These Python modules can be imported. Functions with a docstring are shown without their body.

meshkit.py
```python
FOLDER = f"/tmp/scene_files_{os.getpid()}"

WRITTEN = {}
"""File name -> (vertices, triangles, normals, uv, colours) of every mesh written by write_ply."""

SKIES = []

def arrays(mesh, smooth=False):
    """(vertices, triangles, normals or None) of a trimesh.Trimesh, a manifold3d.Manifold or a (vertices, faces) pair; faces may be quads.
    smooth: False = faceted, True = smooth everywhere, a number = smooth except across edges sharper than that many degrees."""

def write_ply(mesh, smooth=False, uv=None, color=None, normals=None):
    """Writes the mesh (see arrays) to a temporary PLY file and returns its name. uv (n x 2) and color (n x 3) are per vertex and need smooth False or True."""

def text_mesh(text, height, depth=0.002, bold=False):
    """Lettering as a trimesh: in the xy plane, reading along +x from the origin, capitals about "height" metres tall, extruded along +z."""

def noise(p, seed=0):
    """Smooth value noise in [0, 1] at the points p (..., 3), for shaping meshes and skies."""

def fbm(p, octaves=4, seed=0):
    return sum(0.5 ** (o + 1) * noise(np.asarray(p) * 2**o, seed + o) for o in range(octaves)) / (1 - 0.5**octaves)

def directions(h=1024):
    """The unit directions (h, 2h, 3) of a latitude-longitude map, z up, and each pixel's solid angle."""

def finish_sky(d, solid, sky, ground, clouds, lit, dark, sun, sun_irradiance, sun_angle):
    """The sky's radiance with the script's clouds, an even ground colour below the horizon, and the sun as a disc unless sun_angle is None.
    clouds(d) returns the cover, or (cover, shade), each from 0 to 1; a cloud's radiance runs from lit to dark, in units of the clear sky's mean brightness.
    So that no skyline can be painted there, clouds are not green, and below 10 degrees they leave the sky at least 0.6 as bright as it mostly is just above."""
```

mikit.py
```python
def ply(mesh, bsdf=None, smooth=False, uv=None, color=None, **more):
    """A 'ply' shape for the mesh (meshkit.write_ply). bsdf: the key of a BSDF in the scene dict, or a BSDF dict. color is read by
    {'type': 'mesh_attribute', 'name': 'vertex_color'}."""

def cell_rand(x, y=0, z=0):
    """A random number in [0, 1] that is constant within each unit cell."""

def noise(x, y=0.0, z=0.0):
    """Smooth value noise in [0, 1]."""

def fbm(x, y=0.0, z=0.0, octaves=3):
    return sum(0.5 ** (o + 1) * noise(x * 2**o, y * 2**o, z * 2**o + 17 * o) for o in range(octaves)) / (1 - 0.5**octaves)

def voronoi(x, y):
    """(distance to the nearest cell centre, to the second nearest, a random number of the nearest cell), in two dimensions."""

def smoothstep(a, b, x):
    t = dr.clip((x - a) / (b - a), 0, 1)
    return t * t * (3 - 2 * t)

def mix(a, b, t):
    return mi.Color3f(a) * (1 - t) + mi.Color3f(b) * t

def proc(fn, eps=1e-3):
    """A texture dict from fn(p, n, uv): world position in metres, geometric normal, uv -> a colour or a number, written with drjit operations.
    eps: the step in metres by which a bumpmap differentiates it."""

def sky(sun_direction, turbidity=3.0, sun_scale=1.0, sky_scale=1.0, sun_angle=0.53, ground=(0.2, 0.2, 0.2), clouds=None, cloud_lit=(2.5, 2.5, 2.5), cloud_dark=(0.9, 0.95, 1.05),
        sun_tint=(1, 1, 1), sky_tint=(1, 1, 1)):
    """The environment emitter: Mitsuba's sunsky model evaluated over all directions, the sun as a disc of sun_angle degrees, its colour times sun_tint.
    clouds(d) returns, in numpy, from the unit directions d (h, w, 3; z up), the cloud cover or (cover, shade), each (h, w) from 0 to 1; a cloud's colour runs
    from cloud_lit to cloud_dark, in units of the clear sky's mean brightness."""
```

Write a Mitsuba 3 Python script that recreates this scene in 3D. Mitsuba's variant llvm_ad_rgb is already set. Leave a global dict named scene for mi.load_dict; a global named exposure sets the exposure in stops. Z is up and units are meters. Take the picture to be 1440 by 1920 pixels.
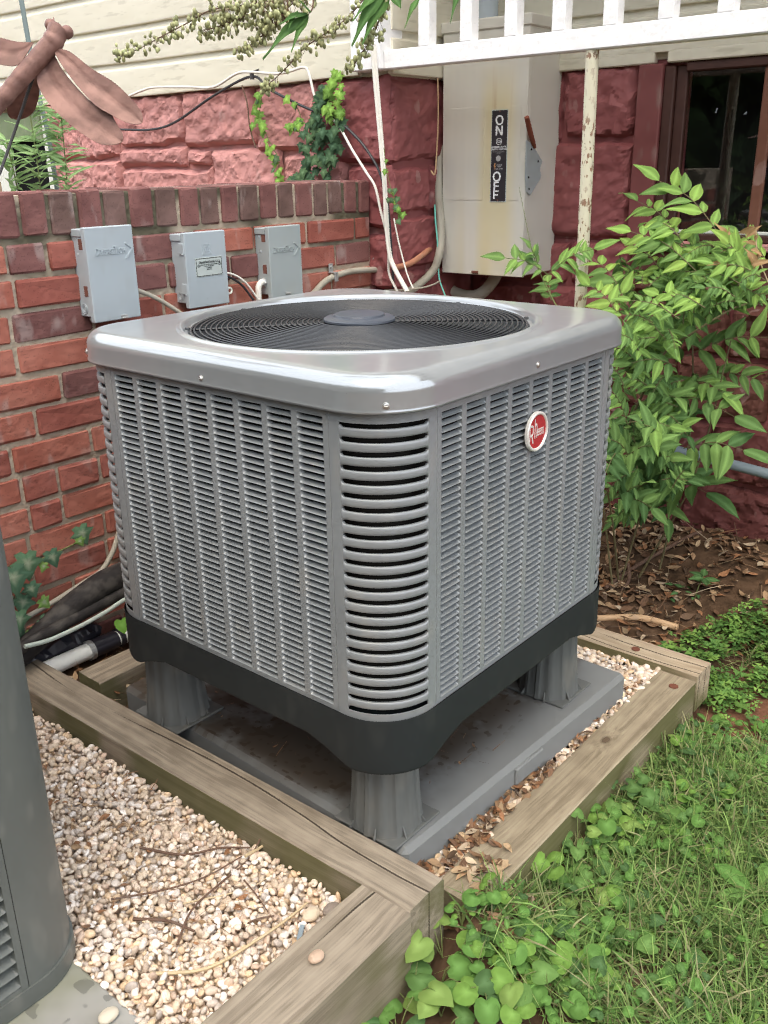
import math, random, json
import numpy as np, trimesh, drjit as dr, mitsuba as mi, mikit, meshkit
from mikit import noise, fbm, smoothstep, mix, cell_rand
scene, labels = {}, {}

# ---------------------------------------------------------------- camera, sky, exposure
CAM = np.array([-0.95367, -0.78484, 0.83801]); YAW, PITCH, ROLL = 0.695017, 0.358659, 0.017067
fw = np.array([math.cos(YAW) * math.cos(PITCH), math.sin(YAW) * math.cos(PITCH), -math.sin(PITCH)])
rt = np.cross(fw, [0, 0, 1]); rt /= np.linalg.norm(rt)
up = np.cross(rt, fw)
up = math.cos(ROLL) * up + math.sin(ROLL) * rt
scene['camera'] = {'type': 'perspective', 'fov': 44.95, 'fov_axis': 'x', 'near_clip': 0.02, 'far_clip': 500.0,
                   'to_world': mi.ScalarTransform4f().look_at(origin=CAM.tolist(), target=(CAM + fw).tolist(), up=up.tolist())}
scene['sky'] = mikit.sky((-0.42, -0.22, 0.88), turbidity=4, sun_scale=0.2, sun_angle=40, clouds=lambda d: 1.0,
                         cloud_lit=(2.2, 2.32, 2.5))
exposure = 3.38

# ---------------------------------------------------------------- bookkeeping
def ply(mesh, bsdf=None, **kw): return mikit.ply(mesh, 'mat_' + bsdf if bsdf else None, **kw)
USED = {}
def newkey(base):
    n = USED.get(base, 0); USED[base] = n + 1
    return base if n == 0 else f'{base}_{n:03d}'
def thing(name, label, cat, group=None, kind=None):
    k = newkey(name); tag(k, label, cat, group, kind); return k
def tag(k, label=None, cat=None, group=None, kind=None):
    d = labels.setdefault(k, {})
    for a, b in (('label', label), ('category', cat), ('group', group), ('kind', kind)):
        if b: d[a] = b
    return k
def obj(name, mesh, mat=None, parent=None, smooth=False, M=None, label=None, kind=None, color=None):
    k = newkey((parent + '__' if parent else '') + name)
    d = dict(mesh) if isinstance(mesh, dict) else ply(mesh, mat, smooth=smooth, color=color)
    if M is not None: d['to_world'] = mi.ScalarTransform4f(np.asarray(M, float).tolist())
    scene[k] = d
    if label or kind: tag(k, label, None, None, kind)
    return k
def shp(mesh, mat, smooth=False, color=None): return ply(mesh, mat, smooth=smooth, color=color)
def frame(o, x, y, z):
    M = np.eye(4); M[:3, 0], M[:3, 1], M[:3, 2], M[:3, 3] = x, y, z, o; return M
def trs(o, s=(1, 1, 1), rz=0.0):
    c, q = math.cos(rz), math.sin(rz); M = np.eye(4)
    M[:3, :3] = np.array([[c, -q, 0], [q, c, 0], [0, 0, 1]]) @ np.diag(s); M[:3, 3] = o; return M
def nrm(v): v = np.asarray(v, float); return v / (np.linalg.norm(v) + 1e-12)
X, Y, Z = np.eye(3)

# ---------------------------------------------------------------- materials
def two(b): return {'type': 'twosided', 'bsdf': b}
def tex(c): return c if isinstance(c, dict) else {'type': 'rgb', 'value': list(c)} if not callable(c) else mikit.proc(c)
def pmat(name, c, rough=0.5, spec=0.5, bump=None, bscale=1.0, **kw):
    b = {'type': 'principled', 'base_color': tex(c), 'roughness': rough if not callable(rough) else mikit.proc(rough), 'specular': spec, **kw}
    if bump: b = {'type': 'bumpmap', 'arbitrary': mikit.proc(bump), 'scale': bscale, 'bsdf': b}
    scene['mat_' + name] = two(b)
def leafmat(name, dt=0.7, rough=0.45):
    scene['mat_' + name] = {'type': 'principledthin', 'base_color': {'type': 'mesh_attribute', 'name': 'vertex_color'}, 'roughness': rough, 'diff_trans': dt, 'eta': 1.4}

def paint_fn(a, b, f=6.0, dust=(0.33, 0.31, 0.27), amt=0.25):
    def fn(p, n, uv):
        g = fbm(p.x * f, p.y * f, p.z * f)
        s = smoothstep(0.55, 0.85, fbm(p.x * 40, p.y * 40, p.z * 14, 2)) * amt
        return mix(mix(a, b, g), dust, s)
    return fn
pmat('ac_paint', paint_fn((0.30, 0.32, 0.332), (0.34, 0.358, 0.368), dust=(0.42, 0.42, 0.41), amt=0.14), 0.15, 0.6, clearcoat=1.0, clearcoat_gloss=0.97, metallic=0.5)
pmat('ac_panel', paint_fn((0.20, 0.216, 0.224), (0.24, 0.256, 0.262), amt=0.2), 0.34, 0.5, metallic=0.2)
pmat('ac_shaded_paint', paint_fn((0.082, 0.09, 0.083), (0.105, 0.112, 0.103), amt=0.12), 0.42, 0.4)  # shadow on the left unit is put into this darker colour
def coil_fn(p, n, uv):
    l = 0.5 + 0.5 * dr.sin(p.z * 2400)
    return mix((0.008, 0.008, 0.008), (0.03, 0.027, 0.023), l * (0.5 + 0.5 * fbm(p.x * 20, p.y * 20, p.z * 20)))
pmat('coil', coil_fn, 0.7, 0.2)
pmat('black_plastic', paint_fn((0.014, 0.017, 0.018), (0.02, 0.0235, 0.024), 9, (0.08, 0.08, 0.07), 0.1), 0.62, 0.22)
pmat('foot_plastic', paint_fn((0.085, 0.09, 0.088), (0.125, 0.13, 0.125), 9, (0.2, 0.18, 0.15), 0.3), 0.6, 0.35)
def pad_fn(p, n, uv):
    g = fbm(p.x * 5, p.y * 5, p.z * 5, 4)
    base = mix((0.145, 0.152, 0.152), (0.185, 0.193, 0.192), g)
    d = smoothstep(0.12, 0.55, fbm(p.x * 13 + 3, p.y * 13, 0.0, 5)) * smoothstep(0.05, 0.16, p.y) * smoothstep(0.04, 0.12, p.x) * smoothstep(0.0, 1.0, n.z)  # brown dirt, spread and darkened to deepen the shade under the unit
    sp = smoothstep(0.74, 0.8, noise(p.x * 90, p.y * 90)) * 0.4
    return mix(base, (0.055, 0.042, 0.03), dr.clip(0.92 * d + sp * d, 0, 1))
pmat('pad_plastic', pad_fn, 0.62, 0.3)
pmat('grille_black', (0.03, 0.032, 0.036), 0.33, 0.5)
pmat('hub_plastic', (0.05, 0.058, 0.075), 0.35, 0.5)
pmat('dark_void', (0.006, 0.006, 0.006), 0.8, 0.1)
pmat('steel', (0.6, 0.6, 0.58), 0.3, 0.5, metallic=0.9)
pmat('galv', (0.42, 0.43, 0.43), 0.45, 0.5, metallic=0.6)
pmat('badge_red', (0.33, 0.028, 0.03), 0.25, 0.5, clearcoat=0.5)
pmat('badge_silver', (0.72, 0.7, 0.66), 0.3, 0.5, metallic=0.35)
def brick_fn(a, b, bloom):
    def fn(p, n, uv):
        q = fbm(p.x * 26, p.y * 26, p.z * 26, 4); w = fbm(p.x * 9 + 5, p.y * 9, p.z * 9, 3)
        c = mix(a, b, smoothstep(0.3, 0.7, w * 0.6 + q * 0.4))
        s = smoothstep(0.6, 0.78, fbm(p.x * 34, p.y * 34, p.z * 12 + 9, 3)) * bloom
        d = smoothstep(0.72, 0.8, noise(p.x * 260, p.y * 260, p.z * 260)) * 0.5
        return mix(mix(c, (0.42, 0.36, 0.34), s), (0.03, 0.02, 0.018), d * 0.5)
    return fn
BB = lambda p, n, uv: fbm(p.x * 75, p.y * 75, p.z * 75, 4)
pmat('brick_red', brick_fn((0.29, 0.095, 0.068), (0.38, 0.15, 0.112), 0.35), 0.85, 0.2, bump=BB, bscale=0.0028)
pmat('brick_deep', brick_fn((0.23, 0.072, 0.056), (0.32, 0.115, 0.09), 0.3), 0.85, 0.2, bump=BB, bscale=0.0028)
pmat('brick_plum', brick_fn((0.14, 0.062, 0.058), (0.215, 0.1, 0.092), 0.4), 0.85, 0.2, bump=BB, bscale=0.0028)
pmat('brick_brown', brick_fn((0.11, 0.067, 0.058), (0.18, 0.11, 0.098), 0.4), 0.85, 0.2, bump=BB, bscale=0.0028)
def mortar_fn(p, n, uv):
    g = fbm(p.x * 60, p.y * 60, p.z * 60, 3)
    m = smoothstep(0.4, 0.62, fbm(p.x * 7, p.z * 7 + 4, 0.0, 3)) * smoothstep(0.5, 0.68, p.z)
    return mix(mix((0.33, 0.27, 0.20), (0.48, 0.41, 0.325), g), (0.05, 0.05, 0.03), m * 0.85)
pmat('mortar', mortar_fn, 0.95, 0.1, bump=BB, bscale=0.01)
def stone_fn(a, b):
    def fn(p, n, uv):
        q = fbm(p.x * 30, p.y * 30, p.z * 30, 4); w = fbm(p.x * 6, p.y * 6, p.z * 6, 3)
        s = smoothstep(0.69, 0.75, fbm(p.x * 24, p.y * 24 + 7, p.z * 10, 3)) * 0.4
        return mix(mix(a, b, 0.5 * q + 0.5 * w), (0.5, 0.38, 0.35), s * q)
    return fn
SB = lambda p, n, uv: fbm(p.x * 42, p.y * 42, p.z * 42, 4)
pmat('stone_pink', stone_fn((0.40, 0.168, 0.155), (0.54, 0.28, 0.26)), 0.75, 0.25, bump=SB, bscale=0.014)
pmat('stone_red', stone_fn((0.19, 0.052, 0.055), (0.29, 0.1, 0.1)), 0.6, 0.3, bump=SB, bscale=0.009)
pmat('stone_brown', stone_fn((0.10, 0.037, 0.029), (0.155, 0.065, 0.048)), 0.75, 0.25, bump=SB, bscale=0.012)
def siding_fn(p, n, uv):
    g = fbm(p.y * 8, p.x * 8, p.z * 20, 3)
    c = mix((0.60, 0.57, 0.455), (0.67, 0.64, 0.53), g)
    return mix(c, (0.40, 0.37, 0.28), smoothstep(0.62, 0.75, fbm(p.y * 14, p.x * 14, p.z * 60, 3)) * 0.35)
pmat('siding_paint', siding_fn, 0.5, 0.4, bump=lambda p, n, uv: fbm(p.y * 25, p.x * 25, p.z * 90, 3), bscale=0.0012)
def white_fn(p, n, uv):
    g = fbm(p.y * 12, p.x * 12, p.z * 12, 3)
    return mix((0.74, 0.74, 0.74), mix((0.82, 0.82, 0.82), (0.55, 0.53, 0.5), smoothstep(0.6, 0.74, fbm(p.y * 110, p.x * 110, p.z * 110, 3)) * 0.4), g)
pmat('white_paint', white_fn, 0.5, 0.4, bump=lambda p, n, uv: fbm(p.y * 60, p.x * 60, p.z * 60, 3), bscale=0.0015)
def meter_fn(p, n, uv):
    g = fbm(p.y * 30, p.z * 1.3, 0.0, 4); w = fbm(p.y * 9 + 3, p.z * 1.0, 0.0, 3)
    edge = smoothstep(0.02, 0.10, 1.10 - p.y) * smoothstep(0.0, 0.06, p.y - 0.82)
    c = mix((0.53, 0.52, 0.47), (0.61, 0.59, 0.52), g)
    st = smoothstep(0.35, 0.62, w) * edge * smoothstep(1.16, 0.98, p.z)
    c = mix(c, (0.58, 0.52, 0.34), st * 0.95)
    return mix(c, (0.36, 0.22, 0.1), smoothstep(0.62, 0.78, g * 0.5 + w * 0.5) * st * 0.8)
pmat('meter_paint', meter_fn, 0.5, 0.4)
pmat('box_paint', paint_fn((0.33, 0.385, 0.42), (0.38, 0.43, 0.465), 8, (0.3, 0.32, 0.32), 0.25), 0.42, 0.45)
pmat('box_paint_dull', paint_fn((0.28, 0.325, 0.335), (0.33, 0.37, 0.375), 8, (0.3, 0.32, 0.3), 0.3), 0.5, 0.4)
pmat('knockout', (0.16, 0.075, 0.06), 0.7, 0.2)
pmat('plate_black', (0.03, 0.027, 0.032), 0.4, 0.5)
pmat('plate_silver', (0.42, 0.47, 0.46), 0.4, 0.5)
pmat('print_white', (0.75, 0.76, 0.78), 0.6, 0.3)
pmat('print_grey', (0.36, 0.36, 0.36), 0.6, 0.3)
pmat('print_dark', (0.025, 0.035, 0.035), 0.6, 0.3)
pmat('print_orange', (0.45, 0.22, 0.1), 0.6, 0.3)
pmat('lever_brown', (0.2, 0.06, 0.035), 0.5, 0.4)
pmat('pipe_cream', lambda p, n, uv: mix((0.58, 0.55, 0.42), (0.22, 0.12, 0.07), smoothstep(0.57, 0.66, fbm(p.x * 170, p.y * 170, p.z * 60, 3)) * smoothstep(0.3, 0.55, fbm(p.x * 20, p.y * 20, p.z * 9, 2)) * 0.9), 0.5, 0.4)
pmat('cable_white', (0.68, 0.66, 0.6), 0.45, 0.4)
pmat('cable_black', (0.03, 0.03, 0.035), 0.45, 0.4)
pmat('conduit_grey', paint_fn((0.30, 0.28, 0.23), (0.40, 0.38, 0.32), 12, (0.2, 0.17, 0.13), 0.35), 0.6, 0.3)
pmat('pipe_blue_grey', (0.20, 0.25, 0.28), 0.4, 0.4)
pmat('pipe_terracotta', paint_fn((0.36, 0.15, 0.09), (0.45, 0.22, 0.14), 20), 0.6, 0.3)
pmat('teal', (0.16, 0.5, 0.42), 0.45, 0.4)
pmat('pale_tube', (0.36, 0.42, 0.38), 0.45, 0.4)
def hose_fn(p, n, uv):
    return mix((0.018, 0.016, 0.016), (0.06, 0.055, 0.05), smoothstep(0.4, 0.75, fbm(p.x * 30, p.y * 30, p.z * 30, 4)))
pmat('foam_black', hose_fn, 0.7, 0.25)
pmat('pvc_white', (0.72, 0.73, 0.7), 0.35, 0.4)
pmat('rubber_black', (0.022, 0.022, 0.03), 0.3, 0.5)
pmat('window_wood', stone_fn((0.035, 0.014, 0.011), (0.075, 0.03, 0.022)), 0.55, 0.4)
pmat('window_rust', stone_fn((0.13, 0.05, 0.03), (0.2, 0.09, 0.06)), 0.6, 0.3)
pmat('sash_green', paint_fn((0.12, 0.17, 0.08), (0.2, 0.25, 0.14), 15), 0.6, 0.3)
pmat('soft_white', (0.62, 0.64, 0.58), 0.5, 0.4)
pmat('copper', lambda p, n, uv: mix((0.12, 0.058, 0.045), (0.25, 0.135, 0.11), smoothstep(0.25, 0.75, fbm(p.x * 34, p.y * 34, p.z * 34, 5))), 0.55, 0.5, metallic=0.25, bump=lambda p, n, uv: fbm(p.x * 110, p.y * 110, p.z * 110, 3), bscale=0.0009)
pmat('window_red', paint_fn((0.15, 0.045, 0.045), (0.21, 0.07, 0.068), 14), 0.55, 0.3)
pmat('stone_shaded', stone_fn((0.10, 0.03, 0.028), (0.16, 0.055, 0.05)), 0.7, 0.25, bump=SB, bscale=0.011)  # shade of the shrub painted into the colour of the low rows
pmat('rod_dark', (0.05, 0.045, 0.045), 0.5, 0.4)
pmat('rod_grey', (0.19, 0.24, 0.24), 0.5, 0.4)
def wood_fn(ax, a, b, algae=0.0, knots=()):
    def fn(p, n, uv):
        l, s = (p.x, p.y) if ax == 'x' else (p.y, p.x)
        wob = fbm(l * 3, s * 9, p.z * 9, 2) * 0.03
        kd = mi.Float(9.0)
        for kx, ky, kr in knots:
            d = dr.sqrt(dr.square((l - kx) / 1.7) + dr.square(s - ky)) / kr
            wob = wob + 0.012 * dr.exp(-d * d * 0.25) * dr.select(s > ky, 1.0, -1.0); kd = dr.minimum(kd, d)
        sw, zw = s + wob, p.z + wob
        g = 0.4 * fbm(l * 7, sw * 380, zw * 380, 3) + 0.35 * noise(l * 2.5, sw * 130, zw * 130) + 0.25 * fbm(l * 30, sw * 60, zw * 60, 3)
        c = mix(a, b, smoothstep(0.25, 0.75, g))
        ss = s * 26 + noise(l * 2.2, 3.0) * 0.8 + noise(l * 9, 7.0) * 0.15; ci = dr.floor(ss)
        cw = 0.065 * smoothstep(0.42, 0.6, noise(l * 2.3 + ci * 7, ci * 3.0))
        c = mix(c, (0.025, 0.018, 0.012), dr.select(cell_rand(ci, 5) > 0.45, 1 - smoothstep(cw * 0.4, cw + 1e-4, dr.abs(ss - ci - 0.5)), 0.0) * 0.9)
        c = mix(c, (0.12, 0.09, 0.06), smoothstep(0.5, 0.8, fbm(l * 14 + 9, s * 40, p.z * 40, 4)) * 0.3)
        c = mix(c, (0.07, 0.04, 0.022), smoothstep(1.0, 0.75, kd) * (0.75 - 0.45 * smoothstep(0.2, 0.9, kd)))
        c = mix(c, (0.02, 0.013, 0.01), smoothstep(0.12, 0.0, dr.abs(kd - 0.5) - 0.02) * 0.5)
        side = 1 - smoothstep(0.2, 0.7, dr.abs(n.z))
        al = side * smoothstep(0.3, 0.6, fbm(l * 7, s * 7, p.z * 7 + 2, 3))
        return mix(c, (0.085, 0.085, 0.03), al * algae)
    return fn
def wood_bump(ax):
    def fn(p, n, uv):
        l, s = (p.x, p.y) if ax == 'x' else (p.y, p.x)
        return fbm(l * 5, s * 300, p.z * 300, 3) + 0.8 * fbm(l * 18, s * 90, p.z * 90, 3)
    return fn
WA, WB = (0.165, 0.135, 0.10), (0.29, 0.245, 0.188)
pmat('timber_x', wood_fn('x', WA, WB, 0.75), 0.8, 0.2, bump=wood_bump('x'), bscale=0.0012)
pmat('timber_y', wood_fn('y', WA, WB, 0.75), 0.8, 0.2, bump=wood_bump('y'), bscale=0.0012)
pmat('timber_pale_x', wood_fn('x', (0.18, 0.145, 0.098), (0.31, 0.262, 0.185), 0.85, ((.67, -.05, .012),)), 0.8, 0.2, bump=wood_bump('x'), bscale=0.0012)
pmat('timber_pale_y', wood_fn('y', (0.26, 0.20, 0.135), (0.40, 0.33, 0.24), 0.8, ()), 0.8, 0.2, bump=wood_bump('y'), bscale=0.0012)
pmat('knot_wood', (0.15, 0.10, 0.06), 0.8, 0.2)
pmat('bolt_rust', (0.14, 0.055, 0.035), 0.6, 0.3)
def slab_fn(p, n, uv):
    g = fbm(p.x * 12, p.y * 12, p.z * 12, 4)
    c = mix((0.21, 0.205, 0.19), (0.33, 0.325, 0.3), g)
    c = mix(c, (0.12, 0.13, 0.05), smoothstep(0.35, 0.85, fbm(p.x * 7 + 2, p.y * 7, 0.0, 4)) * 0.6)
    return mix(c, (0.03, 0.03, 0.025), smoothstep(0.72, 0.8, noise(p.x * 70, p.y * 70)) * 0.4)
pmat('slab_concrete', slab_fn, 0.85, 0.2)
def soil_fn(p, n, uv):
    g = fbm(p.x * 40, p.y * 40, 0.0, 4); w = fbm(p.x * 5, p.y * 5, 0.0, 3)
    c = mix((0.035, 0.022, 0.013), (0.13, 0.08, 0.05), g)
    return mix(c, (0.18, 0.085, 0.055), smoothstep(0.42, 0.6, w) * smoothstep(0.30, 0.12, dr.sqrt(dr.square(p.x - 1.17) + dr.square((p.y + 0.22) * 1.6))) * 0.8)
pmat('bed_sand', lambda p, n, uv: mix((0.24, 0.18, 0.12), (0.42, 0.34, 0.25), fbm(p.x * 90, p.y * 90, 0.0, 3)), 0.9, 0.1)
pmat('soil', soil_fn, 0.95, 0.1, bump=lambda p, n, uv: fbm(p.x * 70, p.y * 70, 0.0, 4), bscale=0.006)
VC = {'type': 'mesh_attribute', 'name': 'vertex_color'}
pmat('pebble', VC, 0.55, 0.35)
pmat('litter', VC, 0.8, 0.2)
pmat('twig', paint_fn((0.09, 0.05, 0.035), (0.16, 0.10, 0.07), 40), 0.8, 0.2)
pmat('straw', paint_fn((0.42, 0.32, 0.19), (0.55, 0.44, 0.28), 30), 0.7, 0.2)
pmat('pale_stick', paint_fn((0.42, 0.27, 0.15), (0.55, 0.38, 0.23), 30), 0.7, 0.25)
pmat('stem_brown', (0.13, 0.11, 0.055), 0.7, 0.3)
pmat('stem_green', (0.14, 0.17, 0.06), 0.6, 0.3)
pmat('berry', VC, 0.5, 0.4)
leafmat('leaf', 0.75, 0.42); leafmat('leaf_dull', 0.5, 0.5); leafmat('grass_blade', 0.8, 0.5)
scene['mat_pane_glass'] = {'type': 'thindielectric', 'int_ior': 1.5}

# ---------------------------------------------------------------- mesh helpers
def cbox(x0, x1, y0, y1, z0, z1, b=0.002):
    c = np.array([(x0 + x1) / 2, (y0 + y1) / 2, (z0 + z1) / 2]); h = np.array([x1 - x0, y1 - y0, z1 - z0]) / 2
    pts = []
    for s in np.ndindex(2, 2, 2):
        s = np.array(s) * 2 - 1
        for k in range(3):
            q = h - b; q[k] = h[k]; pts.append(c + s * q)
    return trimesh.Trimesh(np.array(pts)).convex_hull
def cat(ms): return trimesh.util.concatenate(ms)
def crom(P, n=6):
    P = np.asarray(P, float)
    if len(P) < 3: return np.linspace(P[0], P[-1], n + 1)
    Q = np.vstack([2 * P[0] - P[1], P, 2 * P[-1] - P[-2]]); out = []
    for i in range(1, len(Q) - 2):
        for t in np.arange(n) / n:
            a, b, c, d = Q[i - 1:i + 3]
            out.append(0.5 * (2 * b + (c - a) * t + (2 * a - 5 * b + 4 * c - d) * t * t + (3 * b - a - 3 * c + d) * t ** 3))
    return np.array(out + [P[-1]])
def tube(P, r, seg=8, n=5, smooth=True, caps=True):
    P = crom(P, n) if smooth else np.asarray(P, float)
    r = np.broadcast_to(np.asarray(r, float), (len(P),)) if np.ndim(r) == 0 else np.interp(np.linspace(0, 1, len(P)), np.linspace(0, 1, len(r)), r)
    T = np.gradient(P, axis=0); T /= np.linalg.norm(T, axis=1, keepdims=True) + 1e-12
    u = np.cross(T[0], [0.3, 0.2, 0.93]); u /= np.linalg.norm(u); rings = []
    a = np.arange(seg) * 2 * np.pi / seg
    for p, t, q in zip(P, T, r):
        u = u - t * (u @ t); u /= np.linalg.norm(u) + 1e-12; v = np.cross(t, u)
        rings.append(p + q * (np.cos(a)[:, None] * u + np.sin(a)[:, None] * v))
    return loft(rings, caps)
def loft(rings, caps=False, closed=True):
    n = len(rings[0]); V = np.vstack(rings); F = []
    m = n if closed else n - 1
    i = np.arange(m); j = (i + 1) % n
    for k in range(len(rings) - 1):
        a, b = k * n, (k + 1) * n
        F.append(np.stack([a + i, a + j, b + j], 1)); F.append(np.stack([a + i, b + j, b + i], 1))
    if caps:
        for k, fl in ((0, 1), (len(rings) - 1, 0)):
            c = len(V); V = np.vstack([V, rings[k].mean(0)]); a = k * n
            F.append(np.stack([a + j, a + i, i * 0 + c], 1) if fl else np.stack([a + i, a + j, i * 0 + c], 1))
    return trimesh.Trimesh(V, np.vstack(F), process=False)
def lathe(prof, seg=32):
    a = np.arange(seg) * 2 * np.pi / seg
    return loft([np.stack([r * np.cos(a), r * np.sin(a), a * 0 + z], 1) for r, z in prof])
def torus(R, r, seg=96, rs=6):
    b = np.arange(rs) * 2 * np.pi / rs; a = np.arange(seg + 1) * 2 * np.pi / seg
    return loft([np.stack([(R + r * np.cos(b)) * np.cos(t), (R + r * np.cos(b)) * np.sin(t), r * np.sin(b)], 1) for t in a])
def disc(r, h, seg=32, bev=0.0006): return lathe([(0.0, h), (r - bev, h), (r, h - bev), (r, 0), (0, 0)], seg)
def rsq(x0, x1, y0, y1, r, n=10):
    out = []
    for cx, cy, a0 in ((x1 - r, y1 - r, 0), (x0 + r, y1 - r, 90), (x0 + r, y0 + r, 180), (x1 - r, y0 + r, 270)):
        for a in np.radians(a0 + np.arange(n + 1) * 90 / n): out.append((cx + r * math.cos(a), cy + r * math.sin(a)))
    return np.array(out)
def xf(m, M):
    m = m.copy(); m.apply_transform(M); return m
def colr(m, c): return np.tile(np.asarray(c, float), (len(m.vertices), 1))
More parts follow.
